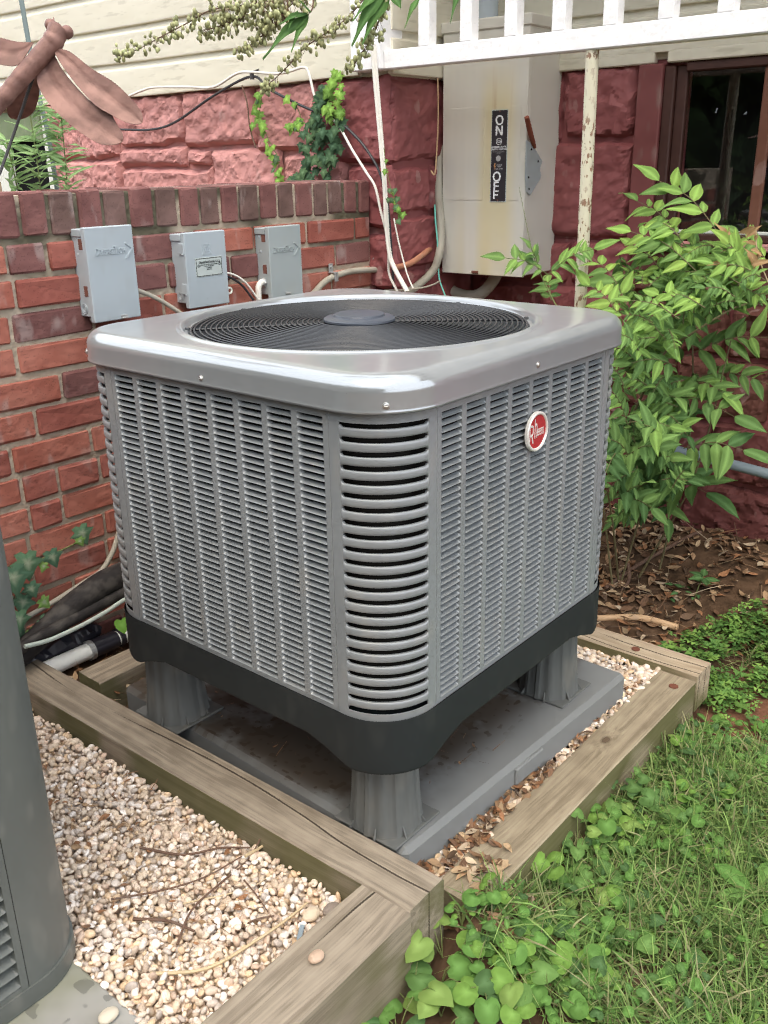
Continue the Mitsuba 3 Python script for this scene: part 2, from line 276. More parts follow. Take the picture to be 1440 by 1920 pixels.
DATA = json.loads('''{"white_cable":[[1.34,2.324,1.086],[1.34,2.241,1.101],[1.34,2.162,1.108],[1.34,1.986,1.099],[1.34,1.847,1.091],[1.34,1.728,1.124],[1.34,1.655,1.124],[1.34,1.545,1.112],[1.34,1.482,1.115],[1.34,1.419,1.122],[1.34,1.398,1.1],[1.34,1.379,1.039],[1.34,1.344,0.992],[1.34,1.286,0.954],[1.34,1.231,0.882],[1.34,1.175,0.815],[1.34,1.141,0.774],[1.34,1.121,0.707],[1.34,1.101,0.645],[1.34,1.092,0.582],[1.34,1.09,0.518],[1.34,1.058,0.466]],"black_cable":[[1.345,2.401,0.976],[1.345,2.207,0.97],[1.345,2.066,0.991],[1.345,1.856,1.064],[1.345,1.662,1.112],[1.345,1.579,1.068],[1.345,1.424,1.008],[1.345,1.319,0.978],[1.345,1.261,0.948],[1.345,1.198,0.901],[1.345,1.15,0.85],[1.345,1.126,0.814],[1.345,1.107,0.769],[1.345,1.094,0.707],[1.345,1.085,0.593],[1.345,1.077,0.475]],"twin_a":[[1.325,1.13,1.161],[1.325,1.124,1.082],[1.325,1.113,0.972],[1.325,1.102,0.864],[1.325,1.093,0.774],[1.325,1.089,0.672],[1.325,1.08,0.594],[1.325,1.066,0.548],[1.325,1.011,0.471]],"twin_b":[[1.33,1.125,1.161],[1.33,1.118,1.081],[1.33,1.108,0.972],[1.33,1.098,0.864],[1.33,1.091,0.774],[1.33,1.086,0.672],[1.33,1.079,0.594],[1.33,1.063,0.547],[1.33,1.008,0.471]],"wall_conduit":[[1.096,1.183,0.479],[1.14,1.183,0.505],[1.188,1.183,0.519],[1.271,1.183,0.527],[1.427,1.183,0.519],[1.473,1.183,0.519]],"brown_pipe":[[1.37,1.103,0.532],[1.39,1.087,0.535],[1.45,1.091,0.541],[1.55,1.117,0.559],[1.68,1.159,0.585]],"side_hose":[[1.72,1.165,0.984],[1.7,1.154,0.929],[1.66,1.131,0.847],[1.64,1.121,0.749],[1.63,1.108,0.683],[1.62,1.097,0.611],[1.6,1.091,0.551],[1.58,1.103,0.501],[1.5,1.116,0.456],[1.45,1.117,0.445]],"teal_wire":[[1.6,1.108,0.712],[1.6,1.104,0.657],[1.6,1.098,0.613],[1.6,1.093,0.557],[1.6,1.089,0.482],[1.6,1.063,0.423]],"loop_hose":[[1.74,1.193,0.526],[1.74,1.19,0.494],[1.74,1.177,0.456],[1.74,1.141,0.423],[1.74,1.083,0.408],[1.74,1.023,0.415],[1.74,0.982,0.447],[1.74,0.954,0.487],[1.74,0.947,0.514]],"thin_wire":[[1.36,1.085,0.682],[1.36,1.068,0.615],[1.36,1.046,0.548],[1.36,1.03,0.508],[1.36,1.012,0.477]],"low_wire":[[1.4,1.158,0.457],[1.4,1.079,0.463],[1.4,1.013,0.473],[1.4,0.964,0.487],[1.4,0.939,0.499]],"wall_root":[[1.33,1.695,1.087],[1.33,1.675,1.032],[1.33,1.669,0.957],[1.33,1.647,0.896]],"dead_vine":[[1.52,1.039,1.077],[1.52,1.036,0.973],[1.52,1.042,0.862],[1.52,1.049,0.806],[1.52,1.063,0.816]],"hose_big":[[0.307,1.12,-0.137],[0.27,1.12,-0.137],[0.22,1.12,-0.141],[0.163,1.12,-0.156],[0.114,1.12,-0.172],[0.069,1.12,-0.192],[0.018,1.12,-0.215]],"hose_small":[[0.281,1.09,-0.162],[0.245,1.09,-0.168],[0.191,1.09,-0.174],[0.123,1.09,-0.182],[0.057,1.09,-0.187],[-0.006,1.09,-0.195]],"tube_pale":[[0.259,1.06,-0.168],[0.223,1.06,-0.174],[0.187,1.06,-0.182],[0.125,1.06,-0.19],[0.072,1.06,-0.193],[0.022,1.06,-0.193],[-0.034,1.06,-0.184]],"conduit_low":[[0.324,1.17,-0.033],[0.311,1.17,-0.061],[0.29,1.17,-0.094],[0.253,1.17,-0.128],[0.199,1.17,-0.141],[0.129,1.17,-0.157],[0.072,1.17,-0.167],[0.03,1.17,-0.173]],"pvc":[[-0.009,1.0,-0.231],[0.114,1.0,-0.237],[0.199,1.0,-0.237]],"pvc_black":[[0.104,1.0,-0.233],[0.206,1.0,-0.236]],"backtimber":[[0.025,0.93,-0.24],[0.155,0.93,-0.262],[0.06,0.93,-0.275],[0.15,0.93,-0.292]],"b1":[[0.067,0.284,1.051],[0.051,0.318,1.049],[0.046,0.357,1.048],[0.034,0.397,1.034],[0.011,0.431,1.017],[-0.004,0.473,1.002],[-0.011,0.513,0.997]],"b2":[[0.1,0.252,1.065],[0.081,0.266,1.051],[0.074,0.288,1.043],[0.063,0.313,1.036],[0.057,0.334,1.031],[0.057,0.365,1.027],[0.053,0.385,1.026]],"b3":[[0.093,0.247,1.041],[0.08,0.268,1.022],[0.076,0.283,1.012],[0.067,0.303,0.999],[0.061,0.324,0.995]],"b4":[[0.151,0.152,1.055],[0.123,0.168,1.025],[0.111,0.205,1.006],[0.106,0.236,0.992],[0.103,0.262,0.973],[0.089,0.283,0.953],[0.081,0.302,0.939]],"b5":[[0.139,0.111,1.047],[0.126,0.11,1.018],[0.12,0.121,0.995],[0.113,0.135,0.976],[0.11,0.146,0.961]],"b6":[[0.123,0.227,1.069],[0.105,0.241,1.055],[0.098,0.259,1.043],[0.09,0.277,1.031],[0.08,0.3,1.02]],"tree_leaves":[[[0.07,0.184,1.03],[-0.01,0.199,0.976],0.0168],[[0.068,0.185,1.027],[0.016,0.171,0.982],0.0096],[[0.069,0.187,1.031],[0.017,0.19,1.016],0.0144],[[0.071,0.184,1.031],[0.039,0.183,1.05],0.018],[[0.143,0.114,1.058],[0.069,0.112,0.99],0.018],[[0.145,0.108,1.051],[0.078,0.101,0.991],0.0168],[[0.149,0.106,1.058],[0.124,0.071,1.032],0.0168],[[0.17,0.075,1.048],[0.12,0.062,1.009],0.0072],[[0.208,0.034,1.057],[0.16,0.017,1.014],0.006],[[0.137,0.118,1.054],[0.079,0.117,1.019],0.0108],[[0.06,0.198,1.033],[0.022,0.179,1.009],0.0084]],"leaf_stem":[[0.083,0.186,1.06],[0.075,0.183,1.037],[0.07,0.184,1.03]],"df_body":[[0.018,0.676,1.05],[0.01,0.686,1.051],[-0.001,0.688,1.033],[-0.015,0.696,1.017],[-0.034,0.706,0.996],[-0.054,0.717,0.975],[-0.073,0.728,0.953],[-0.097,0.741,0.927],[-0.124,0.757,0.898]],"df_wing_a":[[-0.001,0.681,1.021],[0.012,0.662,1.014],[0.026,0.63,0.989],[0.042,0.598,0.967],[0.051,0.576,0.947],[0.057,0.556,0.926],[0.056,0.547,0.909],[0.05,0.55,0.901],[0.038,0.566,0.904],[0.024,0.592,0.918],[0.013,0.612,0.932],[0.003,0.644,0.965],[-0.003,0.669,0.995],[-0.005,0.682,1.014]],"df_wing_b":[[-0.017,0.705,0.999],[-0.001,0.693,1.012],[0.001,0.677,0.991],[0.008,0.653,0.963],[0.018,0.625,0.936],[0.031,0.601,0.922],[0.033,0.589,0.905],[0.035,0.576,0.886],[0.028,0.577,0.874],[0.012,0.595,0.872],[0.0,0.615,0.881],[-0.015,0.646,0.904],[-0.028,0.68,0.937],[-0.031,0.7,0.964],[-0.027,0.706,0.98]],"df_wing_c":[[-0.022,0.712,1.031],[-0.038,0.732,1.032],[-0.055,0.756,1.038],[-0.08,0.79,1.046],[-0.109,0.822,1.041],[-0.119,0.826,1.028],[-0.109,0.805,1.011],[-0.084,0.77,1.002],[-0.067,0.746,0.997],[-0.055,0.73,0.995],[-0.046,0.722,0.999],[-0.031,0.716,1.017]],"df_wing_d":[[-0.029,0.698,0.993],[-0.007,0.734,0.973],[0.015,0.785,0.946],[0.024,0.822,0.928],[0.018,0.863,0.915],[0.008,0.868,0.918],[-0.006,0.851,0.931],[-0.019,0.82,0.949],[-0.024,0.776,0.966],[-0.026,0.73,0.982]],"df_rod":[[-0.021,0.72,0.99],[-0.042,0.764,0.909],[-0.082,0.769,0.835],[-0.124,0.775,0.757]],"df_ant":[[0.008,0.693,1.061],[0.01,0.696,1.069]],"hook_pole":[[0.401,1.42,1.21],[0.413,1.42,1.011],[0.429,1.42,0.79]],"well_plant":[[0.316,1.332,0.789],[0.335,1.352,0.86],[0.354,1.361,0.915],[0.372,1.358,0.947],[0.395,1.344,0.97]],"fronds":[[1.35,0.061,0.656,1.383,0.251,0.788,4,1.15],[1.42,0.173,0.62,1.479,0.349,0.735,4,1.0],[1.3,0.096,0.581,1.301,0.277,0.67,5,1.0],[1.3,0.151,0.665,1.349,0.247,0.69,3,0.9],[1.25,0.248,0.5,1.317,0.388,0.601,3,1.2],[1.2,0.237,0.471,1.2,0.33,0.546,3,1.1],[1.4,0.008,0.554,1.296,0.027,0.652,4,1.0],[1.35,-0.056,0.563,1.27,0.047,0.607,4,1.1],[1.45,-0.019,0.595,1.377,0.031,0.664,3,1.0],[1.2,0.031,0.514,1.236,0.162,0.531,4,1.1],[1.15,0.07,0.492,1.123,0.18,0.529,4,1.1],[1.4,0.223,0.56,1.425,0.332,0.628,4,1.0],[1.4,0.079,0.568,1.445,0.188,0.613,4,1.0],[1.5,0.182,0.337,1.559,-0.008,0.398,4,1.5],[1.55,0.17,0.274,1.587,-0.014,0.27,4,1.4],[1.25,0.109,0.362,1.145,0.178,0.377,3,1.3],[1.5,0.185,0.26,1.414,0.041,0.271,3,1.2],[1.45,0.218,0.224,1.369,-0.01,0.224,4,1.3],[1.2,0.2,0.208,1.12,0.214,0.312,4,1.0],[1.2,0.196,0.214,1.241,0.105,0.209,3,0.9],[1.25,0.074,0.194,1.268,0.172,0.103,3,1.3],[1.35,0.108,0.125,1.305,-0.063,0.161,3,1.35],[1.2,0.17,0.09,1.134,0.221,0.033,3,1.1],[1.5,0.226,-0.044,1.409,0.053,-0.004,2,1.6],[1.5,0.21,-0.035,1.404,0.151,-0.1,3,1.3],[1.2,0.205,0.002,1.263,0.197,-0.073,3,1.1],[1.15,0.182,0.393,1.109,0.217,0.418,3,1.0],[1.4,0.113,0.539,1.346,-0.063,0.521,5,1.0],[1.15,0.125,0.444,1.129,0.197,0.413,4,0.9],[1.3,0.236,0.541,1.344,0.258,0.563,2,1.1],[1.3,0.183,0.283,1.285,0.26,0.305,3,1.2],[1.4,0.128,0.211,1.462,0.263,0.236,3,1.2],[1.15,0.192,0.158,1.043,0.176,0.121,3,1.0],[1.2,0.183,0.118,1.107,0.199,0.191,3,1.0],[1.2,0.163,0.001,1.17,0.207,-0.052,3,1.1],[1.15,0.195,0.319,1.17,0.238,0.356,3,1.0],[1.15,0.153,0.396,1.048,0.167,0.463,4,1.0],[1.15,0.133,0.478,1.116,0.197,0.494,4,1.0],[1.394,0.158,0.377,1.314,0.198,0.423,4,0.9908793012381145],[1.521,0.383,0.108,1.53,0.268,0.085,4,0.9967066922358891],[1.439,0.293,0.061,1.514,0.397,0.071,3,1.0018234890748305],[1.532,0.315,0.605,1.555,0.245,0.62,4,0.9063656338526577],[1.429,0.179,-0.07,1.451,0.279,-0.032,3,1.2129292861033214],[1.448,0.297,0.201,1.371,0.203,0.166,4,0.9593484653369844],[1.464,0.268,0.453,1.532,0.194,0.399,3,0.9397663814631763],[1.575,0.198,0.204,1.574,0.223,0.148,4,1.1708272438415661],[1.417,0.3,0.361,1.397,0.203,0.359,4,1.190866491761073],[1.388,0.3,0.523,1.405,0.287,0.438,3,1.2118589242906244],[1.585,0.436,0.18,1.647,0.354,0.2,3,1.073000807952996],[1.441,0.295,-0.036,1.392,0.181,0.057,4,1.1798266307655285],[1.612,0.335,-0.138,1.512,0.219,-0.067,3,0.9155903893573576],[1.504,0.154,0.631,1.54,0.114,0.567,4,1.224618331243506],[1.499,0.379,-0.01,1.457,0.341,0.103,3,0.9566655176506834],[1.501,0.261,0.613,1.554,0.313,0.659,4,1.11284380198225],[1.576,0.28,0.028,1.548,0.343,0.032,3,0.9297993535992042],[1.481,0.228,0.043,1.539,0.279,-0.045,4,0.933291884713009],[1.566,0.401,0.42,1.613,0.377,0.478,3,1.0300610304325857],[1.396,0.012,0.505,1.453,-0.026,0.509,4,0.9423334970379768],[1.412,0.149,0.292,1.367,0.195,0.261,3,1.2450316652833089],[1.469,0.257,-0.03,1.43,0.224,0.069,3,0.9880936795463022],[1.427,0.194,0.215,1.348,0.211,0.297,4,0.9691204946606894],[1.491,0.283,0.539,1.41,0.182,0.6,3,1.1803865632091224],[1.505,0.016,0.565,1.391,0.052,0.606,3,1.166088165521602],[1.592,0.307,-0.131,1.626,0.413,-0.216,3,1.008386798789099],[1.458,0.259,0.181,1.475,0.151,0.196,4,1.2393295205095556],[1.474,0.212,0.217,1.476,0.205,0.125,4,1.0414686656212295],[1.554,0.167,0.405,1.448,0.105,0.505,4,0.977756537675698],[1.376,-0.037,0.508,1.44,0.05,0.502,3,1.2322348714678095],[1.521,0.297,-0.062,1.469,0.348,0.009,3,1.1559642408208473],[1.419,0.205,0.629,1.439,0.154,0.561,4,1.0880735079850945],[1.425,0.241,0.551,1.347,0.103,0.536,3,1.0063991646173078],[1.478,0.296,0.541,1.429,0.351,0.554,4,1.0068018512849588],[1.592,0.339,-0.071,1.655,0.424,-0.038,4,1.1825615219172836],[1.36,0.283,0.445,1.243,0.137,0.423,4,1.0844822646427994],[1.369,0.117,0.244,1.426,0.132,0.169,3,1.1438486435114865],[1.552,0.258,0.558,1.506,0.306,0.493,4,1.2002672179487426],[1.488,0.267,0.542,1.511,0.349,0.533,4,1.0959470949452845],[1.479,0.326,0.1,1.504,0.371,0.025,4,1.2261415547885763],[1.358,0.219,0.213,1.303,0.192,0.156,4,1.113115635517995],[1.539,0.278,-0.116,1.441,0.222,0.008,4,1.1340648094239991],[1.617,0.277,0.576,1.594,0.312,0.517,3,0.9327292966504118],[1.618,0.232,0.549,1.538,0.211,0.632,3,1.1645753947521247],[1.549,0.15,0.474,1.596,0.256,0.503,4,1.2452013149599601],[1.483,0.127,0.484,1.485,0.049,0.524,3,1.179215860353633],[1.46,0.133,0.305,1.532,0.194,0.22,3,1.1654807897024317],[1.403,0.351,0.509,1.375,0.325,0.442,4,1.034292585606037],[1.494,0.417,0.491,1.536,0.354,0.492,3,0.9094342871846419],[1.548,0.273,0.564,1.562,0.172,0.554,4,0.9740157521532157],[1.532,0.198,0.632,1.489,0.116,0.612,3,0.9633855301310725],[1.468,0.128,0.221,1.521,0.165,0.26,3,1.1175744292507985],[1.45,0.149,0.507,1.363,0.127,0.585,4,1.2249079017826348],[1.391,0.223,0.225,1.305,0.123,0.268,3,1.0730094970383677],[1.576,0.274,-0.129,1.603,0.312,-0.083,3,1.0903363984942978],[1.537,0.062,0.522,1.559,0.144,0.504,3,1.2108175568219748],[1.465,0.058,0.629,1.375,0.081,0.615,3,0.9992339243709547],[1.353,0.257,-0.043,1.329,0.143,0.034,3,1.2345538731813654],[1.396,0.177,0.634,1.366,0.244,0.642,3,1.0787176530236462],[1.378,0.096,0.639,1.325,0.134,0.622,4,1.0797809222249606],[1.512,0.003,0.49,1.559,0.099,0.515,4,1.2302444272968924],[1.494,0.341,-0.138,1.402,0.239,-0.016,4,0.9941767277491433],[1.522,0.41,0.591,1.583,0.418,0.496,3,0.9617727246466453],[1.456,0.175,0.513,1.347,0.12,0.446,3,1.1213932447471526],[1.4,0.19,0.299,1.281,0.174,0.279,4,0.9016478425812495],[1.443,0.189,0.103,1.496,0.332,0.101,4,1.2074260237720564],[1.445,0.281,0.603,1.507,0.364,0.553,4,1.0934670910671789],[1.592,0.292,0.343,1.604,0.331,0.253,3,1.1793498931250457],[1.616,0.31,0.245,1.581,0.205,0.229,4,1.2074866699396756],[1.52,0.33,0.405,1.445,0.184,0.409,3,1.1149567649855543],[1.494,0.333,0.256,1.385,0.206,0.324,3,1.073088931314381],[1.44,0.216,-0.027,1.377,0.196,0.059,3,0.992785836677555],[1.387,0.201,0.003,1.319,0.079,0.059,3,1.1286305644775363],[1.42,0.275,0.034,1.376,0.259,0.13,3,0.9263017488837263],[1.437,0.322,-0.029,1.516,0.322,-0.102,3,0.8897315018883112],[1.285,0.248,0.13,1.353,0.308,0.045,2,0.9321613411476657],[1.202,0.2,0.008,1.18,0.107,0.008,2,1.1060919438159296],[1.425,0.302,0.065,1.452,0.239,0.009,2,1.0349954543662987],[1.284,0.138,0.231,1.289,0.075,0.178,3,1.0038601990463254],[1.434,0.22,-0.109,1.386,0.285,-0.122,3,0.9241021950289154],[1.358,0.289,-0.049,1.412,0.212,-0.012,3,1.04850188391755],[1.209,0.1,0.077,1.238,0.043,0.078,2,0.88499641450827],[1.259,0.19,0.085,1.219,0.177,0.046,2,1.0708231825190122],[1.434,0.167,-0.07,1.508,0.276,-0.119,2,0.9501397164152228],[1.357,0.132,0.097,1.34,0.167,0.02,2,1.0916709425884445],[1.262,0.168,0.101,1.22,0.09,0.137,2,1.0304909839533791],[1.204,0.224,0.099,1.235,0.199,0.039,3,0.9159581719940371],[1.371,0.248,0.112,1.341,0.203,0.055,2,1.083536185823119],[1.378,0.146,-0.044,1.448,0.255,-0.076,2,0.8880244039917482],[1.26,0.115,0.134,1.314,0.187,0.063,2,0.9664644250379438],[1.355,0.316,-0.015,1.395,0.306,0.025,3,1.037464828962822],[1.399,0.162,0.087,1.295,0.124,0.066,2,0.8827606330881687],[1.172,0.183,0.133,1.105,0.07,0.193,3,0.927781554775779],[1.414,0.254,-0.057,1.399,0.337,-0.061,2,1.0520445708584558],[1.171,0.197,0.002,1.118,0.114,0.086,2,0.9387214034722278],[1.262,0.112,0.161,1.295,0.161,0.081,3,0.8925073740338327],[1.405,0.276,0.188,1.384,0.265,0.11,3,1.045534660852613],[1.387,0.203,0.093,1.416,0.154,0.159,2,1.116353033114565],[1.303,0.214,0.123,1.239,0.129,0.171,3,0.9611441526459072],[1.426,0.189,0.194,1.367,0.232,0.202,3,1.0000887668339906],[1.202,0.068,0.065,1.201,0.041,0.117,3,0.9070258884876674],[1.33,0.191,0.14,1.277,0.089,0.204,3,0.8964598197586164],[1.282,0.106,0.251,1.321,0.195,0.233,3,1.0693114187179231],[1.171,0.234,0.224,1.217,0.182,0.16,3,1.1128903930296454],[1.195,0.102,0.177,1.078,0.104,0.25,2,1.0000791348111275],[1.362,0.16,-0.027,1.287,0.095,0.062,2,1.070276644540331],[1.29,0.108,0.12,1.201,0.116,0.196,3,1.016554193634369],[1.324,0.195,0.054,1.205,0.235,0.086,3,1.0235453500276954],[1.276,0.149,0.101,1.335,0.106,0.083,3,1.1066211552219511],[1.326,0.27,0.09,1.382,0.328,0.137,2,0.9040297184838532],[1.371,0.027,0.6,1.338,0.073,0.595,3,1.1384581176117843],[1.46,0.323,0.34,1.343,0.25,0.318,3,0.9774527729887594],[1.297,-0.008,0.562,1.278,0.066,0.581,3,1.1447823935038577],[1.245,-0.023,0.564,1.22,-0.069,0.594,3,1.0091099955076368],[1.376,0.089,0.505,1.287,0.097,0.56,4,0.9188559727993055],[1.314,0.054,0.503,1.314,0.003,0.518,3,1.1141421911039782],[1.463,0.316,0.297,1.464,0.274,0.257,3,0.8787826759977787],[1.317,0.127,0.452,1.311,0.126,0.517,4,1.1324744478325677],[1.389,0.207,0.463,1.444,0.246,0.524,3,1.0832907594121108],[1.223,0.124,0.453,1.192,0.09,0.414,4,0.9100002217906579],[1.343,0.048,0.596,1.421,0.078,0.533,3,1.096223313324243],[1.369,0.013,0.503,1.349,-0.059,0.537,4,0.8584838037847483],[1.42,0.114,0.483,1.379,0.047,0.532,4,0.9313883127648892],[1.414,0.164,0.557,1.31,0.067,0.557,3,1.084472416738445],[1.322,0.111,0.579,1.376,0.209,0.546,4,0.8803303956755263],[1.469,0.143,0.461,1.413,0.04,0.487,4,1.14485949089213],[1.44,0.196,0.474,1.43,0.113,0.5,3,0.8802116473101658],[1.358,0.057,0.503,1.29,0.119,0.511,4,1.0076636241968064],[1.201,0.116,0.537,1.255,0.076,0.481,4,1.007717457721611],[1.367,0.125,0.457,1.442,0.177,0.368,3,0.885858451681218],[1.356,0.265,0.504,1.378,0.21,0.51,3,0.941316097057159],[1.427,0.27,0.529,1.475,0.232,0.574,4,0.8883471054950256],[1.278,0.167,0.533,1.285,0.083,0.516,3,0.9988211362108084],[1.393,0.029,0.546,1.415,0.031,0.587,3,1.066402975744908],[1.434,0.229,0.548,1.356,0.135,0.597,4,0.8611001016927606],[1.454,0.281,0.249,1.377,0.3,0.32,4,0.9459261252192401],[1.48,0.142,0.441,1.432,0.125,0.494,4,0.9741841729683031],[1.403,0.295,0.42,1.379,0.26,0.379,4,0.9058159197414324],[1.483,0.182,0.575,1.413,0.087,0.598,3,1.0483275834619294],[1.206,0.025,0.556,1.244,0.036,0.494,3,1.0531803023208801],[1.279,0.209,0.542,1.346,0.192,0.566,3,0.9761492658667866],[1.444,0.317,0.388,1.337,0.225,0.372,3,1.1052936790635712],[1.215,-0.029,0.542,1.15,0.016,0.567,4,1.061369172692634],[1.326,0.16,0.36,1.37,0.262,0.334,4,0.970030500821162],[1.454,0.16,0.56,1.39,0.203,0.557,3,1.1037446867015597],[1.359,0.273,0.354,1.252,0.212,0.43,4,1.0201883259946927],[1.248,0.149,0.492,1.141,0.146,0.478,3,0.867424579137717],[1.355,0.077,0.513,1.373,0.059,0.548,4,1.0171432699476552],[1.429,0.116,0.584,1.356,0.027,0.547,3,0.8543350428285881],[1.359,0.145,0.383,1.426,0.234,0.375,4,1.092900078910341]],"sapling":[[1.2,0.45,0.566,1.127,0.533,0.609,3,0.9],[1.2,0.478,0.583,1.168,0.483,0.631,2,0.8],[1.2,0.46,0.556,1.221,0.334,0.633,4,0.95],[1.2,0.436,0.501,1.26,0.483,0.539,2,0.9]],"vine_stem":[[1.4,0.303,0.078],[1.38,0.273,0.168],[1.35,0.217,0.294],[1.32,0.161,0.387],[1.3,0.108,0.424],[1.3,0.069,0.455],[1.32,0.013,0.497],[1.35,-0.014,0.511],[1.4,-0.042,0.54]],"sapling_stem":[[1.2,0.401,0.457],[1.2,0.424,0.493],[1.2,0.46,0.547],[1.2,0.49,0.601],[1.2,0.509,0.655],[1.2,0.544,0.777]],"side_pipe":[[1.72,0.483,0.015],[1.72,0.119,-0.011],[1.72,-0.097,-0.029]],"ivy_poly":[[1.359,1.068],[1.291,1.108],[1.255,1.101],[1.244,1.022],[1.26,0.973],[1.278,0.903],[1.311,0.842],[1.343,0.795],[1.454,0.784],[1.501,0.801],[1.449,0.854],[1.427,0.949],[1.394,0.989]],"ivy_strand":[[1.624,1.073],[1.632,1.031],[1.644,0.994],[1.626,0.955],[1.608,0.922],[1.585,0.889],[1.563,0.861],[1.566,0.823],[1.56,0.79]],"ivy_strand2":[[1.492,1.035],[1.463,1.002],[1.457,0.971],[1.49,0.961]],"ivy_strand3":[[1.3,1.071,0.883],[1.3,1.062,0.819],[1.3,1.039,0.75],[1.3,1.02,0.71],[1.3,1.013,0.67]]}''')
# ---------------------------------------------------------------- air conditioner
W, RC, C0, PL, HT = 0.7563, 0.10, 0.11367, 0.529, 0.506
def louver_shape(L, mat):
    us = np.array([0, .0008, .002, .0038, .006, L / 2, L - .006, L - .0038, L - .002, L - .0008, L]); rings = []; g_, fh = .0068, .0045
    for u in us:   # a scoop pressed into the sheet: deep at the top, flush at the lower lip, closed at both ends
        q = min(1.0, min(u, L - u) / .006); e = math.sqrt(max(0, 1 - (1 - q) ** 2)); di = -.0012 - .0085 * e; tt = g_ * (1 - e)
        rings.append([(u, t, d) for d, t in ((di, tt), (di * .62, tt * .55 - .0012), (di * .26, tt * .2 - .0028), (-.0002 + .0008 * e, -fh + .0004), (-.0004 + .0004 * e, -fh), (-.003, -fh - .0002))])
    return shp(loft([np.array(r) for r in rings], closed=False), mat, 60)
def side_basis(side, o):
    if side == 'left': return frame(np.array(o) + (0, C0 + PL, 0), -Y, Z, -X)
    if side == 'front': return frame(np.array(o) + (C0, 0, 0), X, Z, -Y)
NCOL, NROW, PIT, EDGE, RIB = 8, 43, 0.01132, 0.011, 0.0125
def panel_mesh(cols=NCOL):
    cw = (PL - 2 * EDGE + RIB) / NCOL; ms = [cbox(0, EDGE, 0, HT, -.0016, 0, .0003), cbox(PL - EDGE, PL, 0, HT, -.0016, 0, .0003)]
    for k in range(NCOL - 1):
        a = EDGE + (k + 1) * cw - RIB; ms.append(cbox(a, a + RIB, .0085, HT - .006, -.0016, 0, .0004))
    ms += [cbox(EDGE, PL - EDGE, 0, .0085, -.0017, -.0002, .0003), cbox(EDGE, PL - EDGE, HT - .0115, HT, -.0017, -.0002, .0003)]
    return cat(ms), cw
def louver_spots():
    _, cw = panel_mesh(); out = []
    for c in range(NCOL):
        for r in range(NROW): out.append((c, r, EDGE + c * cw, .0085 + .0053 + r * PIT))
    return out, cw - RIB
def corner_path(o, corner, out=0.0):
    # points (x, y) and outward normals along the rounded corner from seam to seam
    r = RC; s = np.concatenate([np.linspace(0, C0 - r, 3)[:-1], C0 - r + np.linspace(0, math.pi / 2 * r, 15), C0 - r + math.pi / 2 * r + np.linspace(0, C0 - r, 3)[1:]])
    P, N = [], []
    for q in s:
        if q <= C0 - r: p, n = np.array([0, C0 - q]), np.array([-1.0, 0])
        elif q <= C0 - r + math.pi / 2 * r:
            a = (q - (C0 - r)) / r; n = np.array([-math.cos(a), -math.sin(a)]); p = np.array([r, r]) + r * n
        else: p, n = np.array([r + (q - (C0 - r) - math.pi / 2 * r), 0]), np.array([0, -1.0])
        P.append(p); N.append(n)
    P, N = np.array(P), np.array(N); k = {'front': 0, 'right': 1, 'back': 2, 'left': 3}[corner]
    for _ in range(k):   # rotate about the centre of the unit by +90 degrees
        P = np.stack([W - P[:, 1], P[:, 0]], 1); N = np.stack([-N[:, 1], N[:, 0]], 1)
    return s, P + np.array(o[:2]) + out * N, N
def sheet(P, N, i0, i1, z0, z1, th=.0016):
    rings = []
    for i in range(i0, i1 + 1):
        p, n = P[i], N[i]; q = p - th * n
        rings.append(np.array([(*p, z0), (*p, z1), (*q, z1), (*q, z0)]))
    return loft(rings, True)
def resamp(s, P, N, a, b, n):
    t = np.linspace(a, b, n); p = np.stack([np.interp(t, s, P[:, k]) for k in (0, 1)], 1)
    m = np.stack([np.interp(t, s, N[:, k]) for k in (0, 1)], 1); return t, p, m / np.linalg.norm(m, axis=1, keepdims=True)
def corner_panel(root, o, corner, mat, slots=True, h=HT):
    s, P, N = corner_path(o, corner); z0 = o[2]; L = s[-1]; SW = .021; pit = .02145; n = 23; zb = z0 + .006
    ms = []
    if not slots:
        t, p, m = resamp(s, P, N, .001, L - .001, 21); return obj('corner_panel', sheet(p, m, 0, 20, z0, z0 + h), mat, root, smooth=40)
    for a, b in ((.0008, SW), (L - SW, L - .0008)):
        t, p, m = resamp(s, P, N, a, b, 5); ms.append(sheet(p, m, 0, 4, z0, z0 + h))
    t, p, m = resamp(s, P, N, SW, L - SW, 15)
    ms += [sheet(p, m, 0, 14, z0, zb + .0069), sheet(p, m, 0, 14, zb + n * pit - .0069, z0 + h)]
    k = obj('corner_panel', cat(ms), mat, root, smooth=40)
    tt = np.concatenate([[0, .0015, .0035, .006], np.linspace(.0061, L - 2 * SW - .0061, 13), [L - 2 * SW - .006, L - 2 * SW - .0035, L - 2 * SW - .0015, L - 2 * SW]]) + SW
    rings = []
    p = np.stack([np.interp(tt, s, P[:, q]) for q in (0, 1)], 1); m = np.stack([np.interp(tt, s, N[:, q]) for q in (0, 1)], 1)
    for q, pp, nn in zip(tt, p, m):
        e = min(1, min(q - SW, L - SW - q) / .006); hh = .0069 + (pit / 2 - .0071) * (1 - math.sqrt(max(0, 1 - (1 - e) ** 2)))
        prof = [(-.006, hh * .9), (-.0016, hh), (-.0002, hh * .86), (.0006, hh * .4), (.0006, -hh * .35), (-.0002, -hh * .8), (-.0018, -hh), (-.006, -hh * .95)]
        rings.append(np.array([(pp[0] + d * nn[0], pp[1] + d * nn[1], z) for d, z in prof]))
    bar = shp(loft(rings), mat, 60)
    for i in range(n - 1): obj('bar', bar, None, k, M=trs((0, 0, zb + (i + 1) * pit)))
    return k

